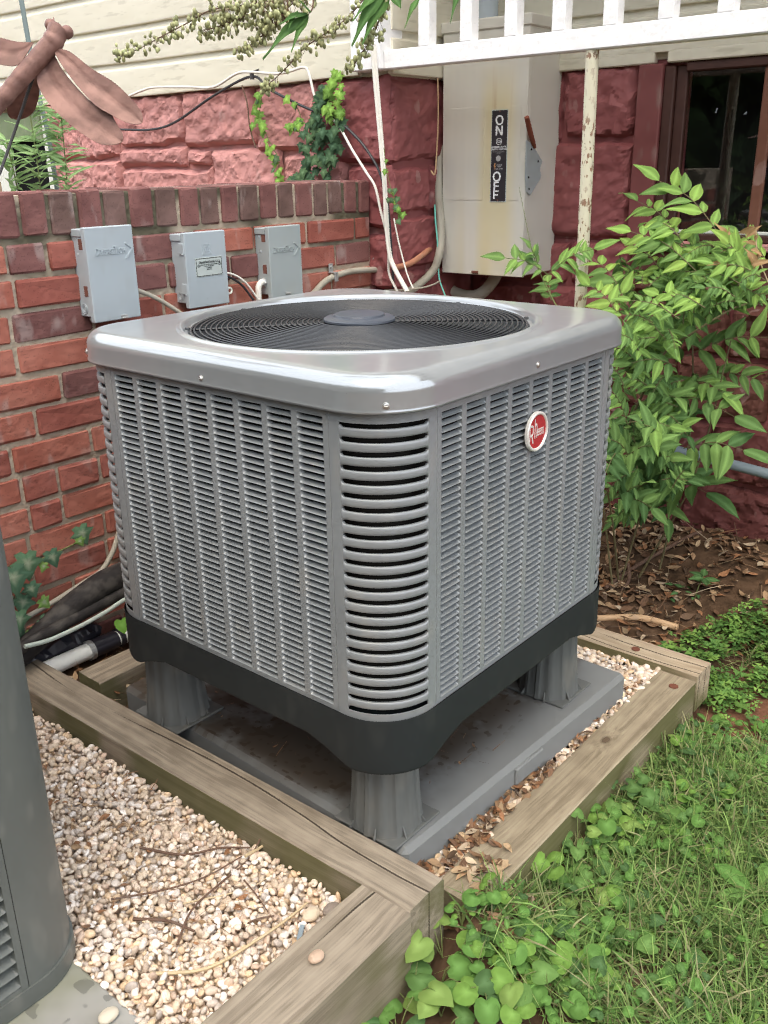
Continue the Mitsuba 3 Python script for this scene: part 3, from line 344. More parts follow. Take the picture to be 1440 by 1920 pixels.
ac = thing('air_conditioner', 'large grey outdoor air conditioning unit with louvred sides and round red badge, raised on feet', 'air conditioner')
obj('condenser_coil', loft([np.c_[rsq(.03, W - .03, .03, W - .03, RC - .02), np.full(44, z)] for z in (.0, HT)]), 'coil', ac, smooth=40)
spots, LL = louver_spots(); pm, _ = panel_mesh(); lou = louver_shape(LL, 'ac_panel')
left_panel = obj('side_panel', pm, 'ac_panel', ac, M=side_basis('left', (0, 0, 0)))
front_panel = obj('side_panel', pm, 'ac_panel', ac, M=side_basis('front', (0, 0, 0)))
def put_louvers(panel, B, chosen):
    for c, r, s, t in chosen: obj('louver', lou, None, panel, M=B @ trs((s, t, 0)))
near_l = sorted(spots, key=lambda q: -q[0])[:255]; near_f = [q for q in spots if q[0] == 0] + [q for q in spots if q[0] == 1][-2:]
put_louvers(left_panel, side_basis('left', (0, 0, 0)), near_l)
put_louvers(front_panel, side_basis('front', (0, 0, 0)), near_f)
lm = trimesh.Trimesh(meshkit.WRITTEN[lou['filename']][0], meshkit.WRITTEN[lou['filename']][1], process=False)
for panel, side, near in ((left_panel, 'left', near_l), (front_panel, 'front', near_f)):
    rest = cat([xf(lm, trs((s, t, 0))) for c, r, s, t in spots if (c, r, s, t) not in near])
    obj('louver_rows', rest, 'ac_panel', panel, smooth=60, M=side_basis(side, (0, 0, 0)), kind='stuff')
B2 = np.array([[-1, 0, 0, W], [0, -1, 0, W], [0, 0, 1, 0], [0, 0, 0, 1.0]])
for side in ('left', 'front'):
    obj('side_panel', cbox(0, PL, 0, HT, -.002, 0, .0004), 'ac_panel', ac, M=B2 @ side_basis(side, (0, 0, 0)))
for c in ('front', 'left', 'right'): corner_panel(ac, (0, 0, 0), c, 'ac_panel')
corner_panel(ac, (0, 0, 0), 'back', 'ac_panel', slots=False)

# pressed top cap: rounded square that turns into the round fan opening
NA = 288; TH = np.arange(NA) * 2 * np.pi / NA
def sqr(off, r):
    h = W / 2 + off; r = max(r + off, .02); out = []
    for t in TH:
        c, s = abs(math.cos(t)), abs(math.sin(t))
        k = h / max(c, s); a, b = k * c, k * s
        if min(a, b) > h - r:
            q = h - r; bb = q * (c + s); k = bb + math.sqrt(max(0, bb * bb - 2 * q * q + r * r))
        out.append(k)
    return np.array(out)
def cap_ring(off, z, m=0.0, R=.3):
    k = sqr(off, RC) * (1 - m) + R * m
    return np.stack([W / 2 + k * np.cos(TH), W / 2 + k * np.sin(TH), np.full(NA, z)], 1)
rings = [cap_ring(.002, .512), cap_ring(.0105, .5085), cap_ring(.0125, .5105), cap_ring(.0125, .513), cap_ring(.0112, .516), cap_ring(.011, .538)]
for a in np.radians(np.arange(10, 91, 10)): rings.append(cap_ring(.011 - .026 * (1 - math.cos(a)), .538 + .0255 * math.sin(a)))
rings += [cap_ring(-.019, .5638, .05, .345), cap_ring(-.024, .5640, .4, .345), cap_ring(-.026, .5642, .9, .343), cap_ring(-.03, .5644, 1, .341)]
for R, z in ((.339, .5652), (.336, .5672), (.333, .5680), (.330, .5674), (.3275, .565), (.3255, .560), (.3245, .556), (.323, .555), (.319, .5545), (.317, .552), (.3165, .54), (.3165, .50)): rings.append(cap_ring(0, z, 1, R))
cap = obj('top_cap', loft(rings), 'ac_paint', ac, smooth=True)
ws = lathe([(0, .0022), (.0028, .002), (.0036, .0008), (.0052, .0005), (.0055, 0)], 14)
slot = cbox(-.003, .003, -.0005, .0005, .0015, .0026, .0002)
def screw(parent, M): obj('screw', cat([ws, slot]), 'steel', parent, M=M, smooth=30)
screw(cap, frame((-.0112, W / 2, .5215), -Y, Z, -X)); screw(cap, frame((W / 2, -.0112, .5235), X, Z, -Y))
d = nrm((-1, -1, 0)); screw(cap, frame(np.array([RC, RC, .5215]) + d * (RC + .0112), nrm((1, -1, 0)), Z, d))
screw(cap, frame((.012, W - .03, .523), -Y, Z, nrm((-1, .5, 0))))
# fan guard
gz = .5585
g = obj('fan_guard', torus(.3135, .0026, 128, 6), 'grille_black', ac, smooth=True, M=trs((W / 2, W / 2, gz - .002)))
NR = 24
for i in range(NR):
    R = .072 + (i + .5) * (.312 - .072) / NR
    obj('ring', torus(R, .0019, 112, 5), 'grille_black', g, smooth=True, M=trs((W / 2, W / 2, gz + .004 * (1 - (R / .3) ** 2))))
for i in range(8):
    a = math.pi / 4 * i; c, s = math.cos(a), math.sin(a)
    obj('spoke', tube([(W / 2 + r * c, W / 2 + r * s, gz - .0042 + .004 * (1 - (r / .3) ** 2)) for r in (.05, .16, .324)], .0025, 6, 2), 'grille_black', g, smooth=True)
    for q in (-1, 1):
        e = np.array([W / 2 + .309 * c - q * .008 * s, W / 2 + .309 * s + q * .008 * c, .5535])
    obj('clip', lathe([(0, .004), (.005, .0035), (.006, 0)], 8), 'grille_black', g, M=trs((W / 2 + .3215 * c, W / 2 + .3215 * s, .5552)))
hub = obj('hub', lathe([(0, .0165), (.044, .0158), (.0475, .0145), (.049, .0115), (.0505, .0108), (.064, .009), (.0675, .0065), (.068, .003), (.066, .001), (.0, 0)], 64), 'hub_plastic', g, smooth=28, M=trs((W / 2, W / 2, gz + .002)))
# fan below the guard
fan = obj('fan', lathe([(0, .07), (.05, .07), (.055, .06), (.055, 0)], 24), 'grille_black', ac, smooth=30, M=trs((W / 2, W / 2, .42)))
for i in range(3):
    a0 = i * 2 * math.pi / 3; rr = []
    for r in np.linspace(.05, .27, 7):
        w = .5 + .5 * r; t = np.linspace(-w / 2, w / 2, 7) + a0 + r * .8
        rr.append(np.stack([r * np.cos(t), r * np.sin(t), .03 + .06 * (t - t.mean())], 1))
    obj('blade', loft(rr, closed=False), 'grille_black', fan, smooth=True, M=trs((W / 2, W / 2, .42)))
obj('shroud', lathe([(.3165, .12), (.29, .05), (.29, 0), (0, 0)], 48), 'dark_void', ac, M=trs((W / 2, W / 2, .39)))
# base pan skirt
pp = rsq(-.004, W + .004, -.004, W + .004, RC + .004, 12)
dn = np.vstack([np.linspace(pp[i], pp[(i + 1) % len(pp)], 14)[:-1] if np.linalg.norm(pp[i] - pp[(i + 1) % len(pp)]) > .1 else pp[i][None] for i in range(len(pp))])
cc = dn - W / 2
def skirt_h(q):
    m = np.minimum(np.abs(q[:, 0]), np.abs(q[:, 1])); t = np.clip((m - .19) / (.30 - .19), 0, 1); t = t * t * (3 - 2 * t)
    return .068 + .032 * t
hh = skirt_h(cc); inn = cc * (1 - .012 / (W / 2)) + W / 2
sk = [np.c_[dn * .999 + .0005 * W, np.full(len(dn), .0025)], np.c_[dn, np.full(len(dn), -.001)], np.c_[dn, -hh + .006], np.c_[dn * .996 + .004 * W / 2, -hh], np.c_[inn, -hh], np.c_[inn, np.full(len(dn), -.002)]]
obj('base_pan', loft(sk), 'black_plastic', ac, smooth=40)
obj('base_floor', loft([np.c_[rsq(.012, W - .012, .012, W - .012, RC), np.full(44, z)] for z in (-.03, .0)], True), 'black_plastic', ac)
# feet
ft = np.arange(96) * 2 * np.pi / 96
def flute(r): return r * (1 + .022 * np.sign(np.sin(ft * 14)) * np.abs(np.sin(ft * 14)) ** .3 - .03 * (np.abs(((ft / (2 * np.pi) * 7) % 1) - .5) < .035))
fr_ = [np.stack([flute(r) * np.cos(ft), flute(r) * np.sin(ft), np.full(96, z)], 1) for r, z in ((.057, 0), (.0578, -.05), (.061, -.12), (.066, -.174), (.067, -.1795))]
ZP = -.285
for fx, fy in ((.118, .116), (.695, .112), (.108, .700), (.69, .70)):
    f = obj('foot', loft(fr_, True), 'foot_plastic', ac, smooth=25, M=trs((fx, fy, -.1)))
    obj('foot_plate', cbox(-.062, .070, -.072, .072, -.005, 0, .0015), 'foot_plastic', f, M=trs((fx, fy, ZP + .0052)))
    fin = trimesh.Trimesh([(.058, -.0012, 0), (.077, -.0012, 0), (.061, -.0012, .022), (.058, .0012, 0), (.077, .0012, 0), (.061, .0012, .022)], [(0, 1, 2), (3, 5, 4), (0, 3, 1), (1, 3, 4), (1, 4, 2), (2, 4, 5), (0, 2, 3), (3, 2, 5)])
    for i in range(8): obj('gusset', fin, 'foot_plastic', f, M=trs((fx, fy, ZP + .0052), rz=.4 + i * math.pi / 4))
# badge
bx, bz = .392, .406
bd = obj('badge', lathe([(0, .003), (.029, .003), (.030, .0055), (.0325, .0062), (.0345, .005), (.035, .001), (.035, 0)], 48), 'badge_silver', ac, smooth=30, M=frame((bx, -.003, bz), X, Z, -Y))
BM = frame((bx, -.0062, bz), X, Z, -Y)
obj('badge_face', disc(.0296, .0003, 48, .0001), 'badge_red', bd, M=BM, smooth=30)
def letter(t, h, sx, x, y, bold=False):
    m = meshkit.text_mesh(t, h, .0007, bold); m.apply_scale((sx, 1, 1)); m.apply_translation((x - m.bounds[0][0], y, .0002)); return m
txt = [letter('R', .033, .60, -.0255, -.0185), letter('h', .034, .40, -.0085, -.0105), letter('e', .0165, .55, -.0005, -.008), letter('e', .0165, .55, .0062, -.008), letter('m', .0165, .5, .0132, -.008)]
obj('badge_lettering', cat(txt), 'badge_silver', bd, M=BM, label='silver script word Rheem')

# ---------------------------------------------------------------- equipment pad and timbers
pad = thing('equipment_pad', 'grey plastic equipment pad dusted with brown litter and painted shade under the raised unit', 'pad')
PADM = trs((.46, .014, 0), rz=-.038)
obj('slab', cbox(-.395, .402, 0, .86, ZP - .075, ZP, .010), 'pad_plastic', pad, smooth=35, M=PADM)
obj('edge_tab', cbox(-.06, .04, -.0065, .03, ZP - .05, ZP - .011, .003), 'pad_plastic', pad, M=PADM)
def timber(name, label, mat, x0, x1, y0, y1, z0, z1, yaw=0, seed=0, group=None):
    k = newkey(name); rs = np.random.RandomState(seed); ax = 0 if x1 - x0 > y1 - y0 else 1
    L = max(x1 - x0, y1 - y0); w = min(x1 - x0, y1 - y0); h = z1 - z0; n = 25; rings = []
    for i, t in enumerate(np.linspace(-L / 2, L / 2, n)):
        prof = []
        e = .0025 if 0 < i < n - 1 else .004
        a, b = w / 2, h / 2
        for sx, sz in ((-a + e, b), (-a * .3, b), (a * .35, b), (a - e, b), (a, b - e), (a, -b), (-a, -b), (-a, b - e)):
            q = np.array([t, sx, sz]); prof.append(q + (meshkit.noise(q * (4, 60, 60) + seed * 7, 1) - .5) * np.array([0, .0035, .0035]))
        rings.append(np.array(prof))
    m = loft(rings, True)
    M = trs(((x0 + x1) / 2, (y0 + y1) / 2, (z0 + z1) / 2), rz=(0 if ax == 0 else math.pi / 2) + yaw)
    m.apply_transform(M)
    if ax == 1: pass
    scene[k] = ply(m, mat, smooth=28)
    return tag(k, label, 'timber', group)
ZL = -.265
t_long = timber('landscape_timber', 'long brown timber edging running past the front left of the raised unit', 'timber_y', -.0605, .0325, -.072, 1.17, ZL - .21, ZL, yaw=.0115, seed=1)
t_cross = timber('landscape_timber', 'cracked brown timber at the bottom of the gravel bed with a pebble on it', 'timber_x', -1.45, -.0545, -.0755, .029, ZL - .21, ZL - .001, seed=2)
t_right = timber('landscape_timber', 'weathered timber with deep cracks and knots between the pad and the lawn', 'timber_pale_x', .088, 1.024, -.108, -.015, -.44, -.345, seed=3)
t_far = timber('landscape_timber', 'pale timber with rust coloured bolt behind the pad at the mulch bed', 'timber_pale_y', 1.026, 1.110, -.111, .93, -.43, -.330, seed=4)
t_back = timber('landscape_timber', 'dark timber behind the raised unit near the white drain pipe', 'timber_x', .06, 1.02, .925, 1.01, -.40, -.275, seed=5)
for t, x, y, z, r in ((t_right, .97, -.075, -.345, .011), (t_far, 1.058, .065, -.330, .0105)):
    obj('bolt', lathe([(0, .0008), (r * .55, .0012), (r * .8, .0004), (r, .0008), (r, -.004)], 14), 'bolt_rust', t, smooth=30, M=trs((x, y, z + .0006)))

# ---------------------------------------------------------------- second unit on its slab
ox, oy, oz = -.390 - W, .279, -.277
ac2 = thing('air_conditioner', 'shade darkened grey air conditioning unit cropped by the left edge of the photo', 'air conditioner')
obj('base_pan', loft([np.c_[rsq(ox - .003, ox + W + .003, oy - .003, oy + W + .003, RC, 12), np.full(52, z)] for z in (-.3085, -.277)], True), 'ac_shaded_paint', ac2, smooth=40)
obj('condenser_coil', loft([np.c_[rsq(ox + .03, ox + W - .03, oy + .03, oy + W - .03, RC - .02), np.full(44, z)] for z in (oz, oz + .8)]), 'coil', ac2, smooth=40)
lou2 = louver_shape(LL, 'ac_shaded_paint')
def panel2(): return cat([cbox(0, EDGE, 0, .8, -.0016, 0, .0003), cbox(PL - EDGE, PL, 0, .8, -.0016, 0, .0003), cbox(EDGE, PL - EDGE, 0, .0085, -.0017, -.0002, .0003), cbox(EDGE, PL - EDGE, .79, .8, -.0017, -.0002, .0003)] + [cbox(EDGE + (k + 1) * (LL + RIB) - RIB, EDGE + (k + 1) * (LL + RIB), .0085, .79, -.0016, 0, .0004) for k in range(NCOL - 1)])
p2 = obj('side_panel', panel2(), 'ac_shaded_paint', ac2, M=side_basis('front', (ox, oy, oz)))
for c in (NCOL - 1, NCOL - 2):
    for r in range(34): obj('louver', lou2, None, p2, M=side_basis('front', (ox, oy, oz)) @ trs((EDGE + c * (LL + RIB), .0085 + .0107 + r * .0227, 0), (1, 2.0, 1.5)))
lm2 = trimesh.Trimesh(meshkit.WRITTEN[lou2['filename']][0], meshkit.WRITTEN[lou2['filename']][1], process=False)
obj('louver_rows', cat([xf(lm2, trs((EDGE + c * (LL + RIB), .0085 + .0107 + r * .0227, 0), (1, 2.0, 1.5))) for c in range(NCOL - 2) for r in range(34)]), 'ac_shaded_paint', p2, smooth=60, M=side_basis('front', (ox, oy, oz)), kind='stuff')
for c in ('front', 'right', 'back', 'left'): corner_panel(ac2, (ox, oy, oz), c, 'ac_shaded_paint', slots=False, h=.8)
for s in ((0, 1), (1, 0), (1, 1)): pass
obj('side_panel', cbox(W + ox - .002, W + ox, oy + C0 + .001, oy + W - C0 - .001, oz, oz + .8, .0004), 'ac_shaded_paint', ac2)
obj('side_panel', cbox(ox, ox + .002, oy + C0 + .001, oy + W - C0 - .001, oz, oz + .8, .0004), 'ac_shaded_paint', ac2)
obj('side_panel', cbox(ox + C0 + .001, ox + W - C0 - .001, oy + W - .002, oy + W, oz, oz + .8, .0004), 'ac_shaded_paint', ac2)
obj('top_cap', loft([np.c_[rsq(ox - q, ox + W + q, oy - q, oy + W + q, RC + q, 12), np.full(52, oz + z)] for q, z in ((.01, .795), (.012, .80), (.012, .83), (.005, .85), (-.02, .86))], True), 'ac_shaded_paint', ac2, smooth=40)
slab = newkey('concrete_slab'); scene[slab] = ply(cbox(-1.35, -.419, .042, 1.15, -.42, -.310, .004), 'slab_concrete')
tag(slab, 'mossy grey concrete slab under the cropped dark unit', 'slab')
# ---------------------------------------------------------------- brick wall
rng = random.Random(11)
bw = thing('brick_wall', 'low red brick garden wall with a darker rowlock top course', 'wall')
YB, XE = 1.2, 1.386
obj('mortar', cbox(-.75, XE + .002, YB + .0075, YB + .20, -.46, .787, .002), 'mortar', bw)
def rough_box(lx, ly, lz, seed):
    m = cbox(-lx / 2, lx / 2, -ly / 2, ly / 2, -lz / 2, lz / 2, .0045)
    m.vertices += (np.random.RandomState(seed).rand(*m.vertices.shape) - .5) * .0045; return m
BR = [[shp(rough_box(1 * .2, .09, .0615, s * 5 + i), m) for s in range(2)] for i, m in enumerate(('brick_red', 'brick_deep', 'brick_plum', 'brick_brown', 'brick_red'))]
def put_brick(x0, x1, z0, z1, tone, base=.2, bh=.0615):
    l = x1 - x0; s = BR[tone][rng.randrange(2)]
    M = trs(((x0 + x1) / 2, YB + .045 + rng.uniform(-.003, .003), (z0 + z1) / 2 + rng.uniform(-.0015, .0015)), (l / base, 1, (z1 - z0) / bh))
    a = rng.uniform(-.006, .006); R = np.eye(4); R[0, 2], R[2, 0] = math.sin(a), -math.sin(a); R[0, 0] = R[2, 2] = math.cos(a)
    obj('brick', s, None, bw, M=M @ R)
capx = [-.12, -.045, .03, .105] + [.191, .264, .336, .408, .48, .56, .633, .703, .772, .838, .913, .985, 1.053, 1.131, 1.194, 1.265, 1.33, XE]
CAPT = [2, 2, 3, 2, 2, 3, 2, 3, 2, 3, 2, 3, 2, 3, 2, 3, 2, 3, 3, 2, 2, 2]
CB = [[shp(rough_box(.063, .19, .093, 40 + s * 5 + i), m) for s in range(2)] for i, m in enumerate(('brick_red', 'brick_deep', 'brick_plum', 'brick_brown'))]
for i in range(len(capx) - 1):
    w = capx[i + 1] - capx[i] - .0125
    M = trs(((capx[i] + capx[i + 1]) / 2, YB + .0955 + rng.uniform(-.003, .002), .7455 + rng.uniform(-.003, .002)), (w / .063, 1, 1))
    obj('cap_brick', CB[CAPT[i]][i % 2], None, bw, M=M)
joint = [.244, .153, .133, .134, .237, .157, .297, .096, .193, .305, .089, .194, .26, .11]
z1 = .690
for c in range(14):
    p = .0748 if c < 9 else .0742
    z0 = z1 - p; j = joint[c]; x = j - 4 * .2135
    while x < XE - .03:
        a, b = x + .0055, min(x + .2135 - .0055, XE - .003)
        if b - a > .04 and b > -.7:
            t = rng.choice([0, 0, 1, 0, 1, 2] if c > 1 else [0, 1, 2, 2, 0])
            if rng.random() < .16 and b - a > .18:
                h = (a + b) / 2 + rng.uniform(-.02, .02); put_brick(a, h - .005, z0 + .0065, z1 - .0065, t); put_brick(h + .005, b, z0 + .0065, z1 - .0065, rng.choice([0, 1, 2]))
            else: put_brick(a, b, z0 + .0065, z1 - .0065, t)
        x += .2135
    z1 = z0

# ---------------------------------------------------------------- house
house = thing('house', 'old house with cream lap siding above painted red rock-faced stone foundation', 'house')
fnd = obj('foundation', cat([cbox(1.872, 2.1, -1.9, 1.14, -.55, .598, .002), cbox(1.872, 2.1, .472, 1.14, .5985, 1.109, .002), cbox(1.872, 2.1, -1.9, -1.001, .5985, 1.109, .002), cbox(1.43, 1.95, 1.150, 1.165, -.55, 1.086, .001)]), 'stone_red', house, label='red painted mortar bed of the stone foundation')
def rock(w, h, bulge, seed, mat, nu=22, nv=15, rough=.018, edge=.10):
    u, v = np.meshgrid(np.linspace(0, 1, nu), np.linspace(0, 1, nv), indexing='ij'); q = np.random.RandomState(seed)
    P3 = np.stack([u * w, v * h, u * 0], -1); o = np.array([seed * 3.7, seed * 1.3, seed * 2.1])
    d = np.minimum(np.minimum(u * w, (1 - u) * w), np.minimum(v * h, (1 - v) * h)) + (meshkit.noise(P3 * 40 + o, seed) - .5) * .012
    e = np.clip(d / .013, 0, 1)
    fac = np.full(u.shape, bulge * 1.5)
    for _ in range(9):   # chipped planes
        g_ = q.normal(0, 1, 2) * (.45, .6); c_ = q.rand(2) * (w, h); fac = np.minimum(fac, bulge * q.uniform(.35, 1.5) + g_[0] * (u * w - c_[0]) + g_[1] * (v * h - c_[1]))
    fac = np.maximum(fac, bulge * .12 + .1 * fac)
    rid = np.abs(meshkit.fbm(P3 * 16 + o, 4, seed + 5) - .5) * 2; fin = meshkit.fbm(P3 * 45 + o, 3, seed + 9) - .5
    dd = -.006 + e * (.014 + np.maximum(fac, 0) + rough * .8 * (1 - rid) + rough * .7 * fin)
    wx = (meshkit.noise(P3 * 14 + o + 3, seed) - .5) * .022; wy = (meshkit.noise(P3 * 14 + o + 31, seed) - .5) * .018
    V = np.stack([u * w + wx, v * h + wy, dd], -1).reshape(-1, 3); i, j = np.meshgrid(np.arange(nu - 1), np.arange(nv - 1), indexing='ij')
    a = (i * nv + j).ravel(); F = np.vstack([np.stack([a, a + nv, a + nv + 1], 1), np.stack([a, a + nv + 1, a + 1], 1)])
    return shp(trimesh.Trimesh(V, F, process=False), mat, 20)
obj('mortar', cbox(1.416, 1.9, 1.16, 3.0, -.55, 1.086, .002), 'stone_pink', fnd, label='pink painted mortar between the stones on the left')
sd = [100]
def stones_left(rows, mat, bulge):
    for z0, z1, ys in rows:
        for a, b in zip(ys[:-1], ys[1:]):
            sd[0] += 1; obj('stone', rock(a - b - .005, z1 - z0 - .004, bulge, sd[0], mat, max(10, int((a - b) / .0075)), max(8, int((z1 - z0) / .0075)), .022), None, fnd, M=frame((1.410, a - .004, z0 + .0035), -Y, Z, -X))
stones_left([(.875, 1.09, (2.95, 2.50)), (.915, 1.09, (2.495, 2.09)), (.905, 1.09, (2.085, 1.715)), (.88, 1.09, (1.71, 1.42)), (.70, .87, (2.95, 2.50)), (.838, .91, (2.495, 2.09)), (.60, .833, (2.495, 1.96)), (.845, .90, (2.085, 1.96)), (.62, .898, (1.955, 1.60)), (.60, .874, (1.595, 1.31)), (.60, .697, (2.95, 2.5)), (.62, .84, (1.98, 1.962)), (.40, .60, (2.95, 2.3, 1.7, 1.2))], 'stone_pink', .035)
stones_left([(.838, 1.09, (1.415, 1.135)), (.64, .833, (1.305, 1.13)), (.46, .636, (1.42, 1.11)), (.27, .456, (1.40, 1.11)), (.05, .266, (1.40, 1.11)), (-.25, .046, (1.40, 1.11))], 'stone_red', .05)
for z0, z1, xs in [(.842, 1.085, (1.405, 1.86)), (.69, .838, (1.405, 1.62, 1.86)), (.52, .686, (1.405, 1.86)), (.33, .516, (1.405, 1.6, 1.86)), (.1, .326, (1.405, 1.86)), (-.2, .096, (1.405, 1.86))]:
    for a, b in zip(xs[:-1], xs[1:]):
        sd[0] += 1; obj('stone', rock(b - a - .006, z1 - z0 - .006, .028, sd[0], 'stone_red', 40, 26), None, fnd, M=frame((a, 1.150, z0), X, Z, -Y))
def stones_right(rows, mat, bulge, rough=.018):
    for z0, z1, ys in rows:
        for a, b in zip(ys[:-1], ys[1:]):
            sd[0] += 1; obj('stone', rock(a - b - .007, z1 - z0 - .007, bulge, sd[0], mat, max(12, int((a - b) / .010)), max(8, int((z1 - z0) / .010)), rough * 1.3), None, fnd, M=frame((1.871, a - .003, z0 + .0035), -Y, Z, -X))
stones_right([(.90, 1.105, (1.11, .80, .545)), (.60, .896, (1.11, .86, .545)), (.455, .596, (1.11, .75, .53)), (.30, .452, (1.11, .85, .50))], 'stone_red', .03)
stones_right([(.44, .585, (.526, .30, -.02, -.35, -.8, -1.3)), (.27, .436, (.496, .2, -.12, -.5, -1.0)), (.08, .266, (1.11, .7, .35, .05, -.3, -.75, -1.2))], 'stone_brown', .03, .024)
stones_right([(-.12, .076, (1.11, .6, .22, -.1, -.45, -.9)), (-.33, -.124, (1.11, .75, .3, -.02, -.4, -.85)), (-.53, -.334, (1.11, .6, .15, -.25, -.7))], 'stone_shaded', .03, .02)
# siding: Dutch lap boards
def board(L, seed, exp=.118):
    prof = [(.0, .0), (.013, .001), (.0145, .006), (.0150, .088), (.0135, .094), (.006, .098), (.003, .104), (.0025, exp + .004), (-.004, exp + .004), (-.004, 0)]
    n = 24; rings = []
    for t in np.linspace(0, L, n):
        rings.append(np.array([(t, z + (meshkit.noise(np.array([t * 3, seed, z * 9.])) - .5) * .0035, d + (meshkit.noise(np.array([t * 5 + 9, seed, z * 9.])) - .5) * .0018) for d, z in prof]))
    return ply(loft(rings, True), 'siding_paint', smooth=35)
for i in range(9): obj('siding_board', board(2.4, i), None, house, M=frame((1.39, 3.63, 1.088 + i * .118), -Y, Z, -X))
for i in range(8): obj('siding_board', board(.50, 20 + i), None, house, M=frame((1.40, 1.128, 1.088 + i * .118), X, Z, -Y))
for i in range(8): obj('siding_board', board(3.0, 40 + i), None, house, M=frame((1.856, 1.12, 1.125 + i * .118), -Y, Z, -X))
obj('upper_wall', cat([cbox(1.41, 1.95, 1.135, 3.65, 1.085, 2.2, .002), cbox(1.868, 2.1, -1.9, 1.14, 1.11, 2.1, .002), cbox(1.40, 2.2, 1.1355, 3.65, 2.2005, 3.6, .002), cbox(1.8, 2.2, -1.9, 1.135, 2.101, 3.6, .002)]), 'siding_paint', house)
obj('water_table', cbox(1.842, 1.872, .50, 1.10, 1.098, 1.130, .003), 'siding_paint', house)
obj('water_table', cbox(1.842, 1.872, -1.2, .46, 1.098, 1.130, .003), 'siding_paint', house)
obj('corner_board', cbox(1.345, 1.455, 1.120, 1.232, 1.097, 2.14, .003), 'white_paint', house, label='white painted corner post')
# basement window on the right
bwn = obj('window', cbox(1.84, 1.885, .470, .545, .60, 1.097, .003), 'window_red', house, label='dark basement window with red brown frame')
for q in (cbox(1.852, 1.885, .437, .4695, .615, 1.09, .004), cbox(1.866, 1.89, .405, .4365, .63, 1.09, .003), cbox(1.852, 1.885, -1.0, .4045, 1.072, 1.097, .003)): obj('frame', q, 'window_wood', bwn)
obj('mullion', cbox(1.862, 1.88, .155, .185, .64, 1.0715, .003), 'window_rust', bwn)
obj('sill', cbox(1.835, 1.89, -1.0, .4365, .609, .629, .003), 'window_wood', bwn)
obj('sash_rail', cbox(1.858, 1.885, -1.0, .4045, .6292, .638, .002), 'soft_white', bwn)
obj('pane', trimesh.Trimesh([(1.876, .404, .638), (1.876, -1.0, .638), (1.876, -1.0, 1.072), (1.876, .404, 1.072)], [(0, 1, 2), (0, 2, 3)]), 'pane_glass', bwn)
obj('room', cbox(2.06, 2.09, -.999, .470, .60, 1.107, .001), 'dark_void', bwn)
sto = obj('stone_sill', cbox(1.80, 1.87, -1.0, .50, .588, .608, .004), 'stone_pink', house)
# small basement window far left
sw = obj('window', cbox(1.40, 1.46, 3.03, 3.6, .955, 1.075, .004), 'sash_green', house, label='small basement window with green head and white jamb')
for q in (cbox(1.40, 1.44, 3.33, 3.42, .5, .954, .003), cbox(1.405, 1.44, 2.955, 3.03, .5, 1.08, .003)): obj('frame', q, 'soft_white', sw)
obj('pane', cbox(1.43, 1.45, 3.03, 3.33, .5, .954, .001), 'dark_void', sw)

# ---------------------------------------------------------------- porch railing, prop pipe
obj('added_porch_roof', cbox(1.15, 1.86, -2.0, 1.30, 2.22, 2.34, .01), 'siding_paint', house)  # unseen roof, added to shade the pier and recessed wall
rail = thing('porch_railing', 'white painted wooden porch railing with square balusters along the top of the photo', 'railing')
obj('bottom_rail', cbox(1.362, 1.402, -.9, 1.1185, 1.097, 1.147, .003), 'white_paint', rail)
obj('top_rail', cbox(1.352, 1.412, -.9, 1.1185, 1.85, 1.90, .004), 'white_paint', rail)
for i in range(13): obj('baluster', cbox(1.363, 1.401, .993 - .0385 - i * .1427, .993 - i * .1427, 1.1465, 1.851, .0025), 'white_paint', rail)
k = newkey('prop_pipe'); scene[k] = ply(tube([(1.415, .458, -.4), (1.395, .456, .6), (1.382, .4545, 1.0972)], .0165, 14, 3), 'pipe_cream', smooth=40); tag(k, 'cream painted metal pipe with rust specks propping up the railing', 'pipe')

# ---------------------------------------------------------------- safety switch box on the house wall
sw_ = thing('safety_switch', 'tall beige electrical safety switch box with black ON OFF plate and brown lever', 'electrical box')
SM = frame((1.645, 1.108, .493), *(lambda a: (np.array([math.sin(a), -math.cos(a), 0]), Z, np.array([-math.cos(a), -math.sin(a), 0])))(.035))
sbw, sbh = .305, .745
obj('box_body', cbox(0.004, sbw - .001, .004, sbh - .02, -.21, -.012, .003), 'meter_paint', sw_, M=SM)
dr_ = obj('door', cat([cbox(0, sbw, 0, sbh, -.012, .003, .002), cbox(.012, .155, .232, .505, .003, .0046, .0012), cbox(.225, .285, .232, .505, .003, .0046, .0012)]), 'meter_paint', sw_, M=SM)
obj('top_hood', cbox(-.006, sbw + .006, sbh - .028, sbh + .004, -.2, .008, .003), 'meter_paint', sw_, M=SM)
obj('hinge_catch', cbox(.12, .145, .004, .013, .003, .010, .002), 'bolt_rust', dr_, M=SM)
pl = obj('sign_plate', cbox(.182, .241, .227, .495, .003, .0052, .0008), 'plate_silver', sw_, M=SM)
obj('plate_face', cbox(.1845, .2385, .2295, .4925, .0052, .0058, .0002), 'plate_black', pl, M=SM)
def obj_words(name, iz, mat, par, M=None, label=None):
    for it in iz[0]: obj(name, words([it], iz[1]), mat, par, M=M)
def words(items, z):
    ms = []
    for t, h, cx, y, sx, b in items:
        m = meshkit.text_mesh(t, h, .0005, b); m.apply_scale((sx, 1, 1)); w = m.bounds[1][0] + m.bounds[0][0]; m.apply_translation((cx - w / 2, y, z)); ms.append(m)
    return cat(ms)
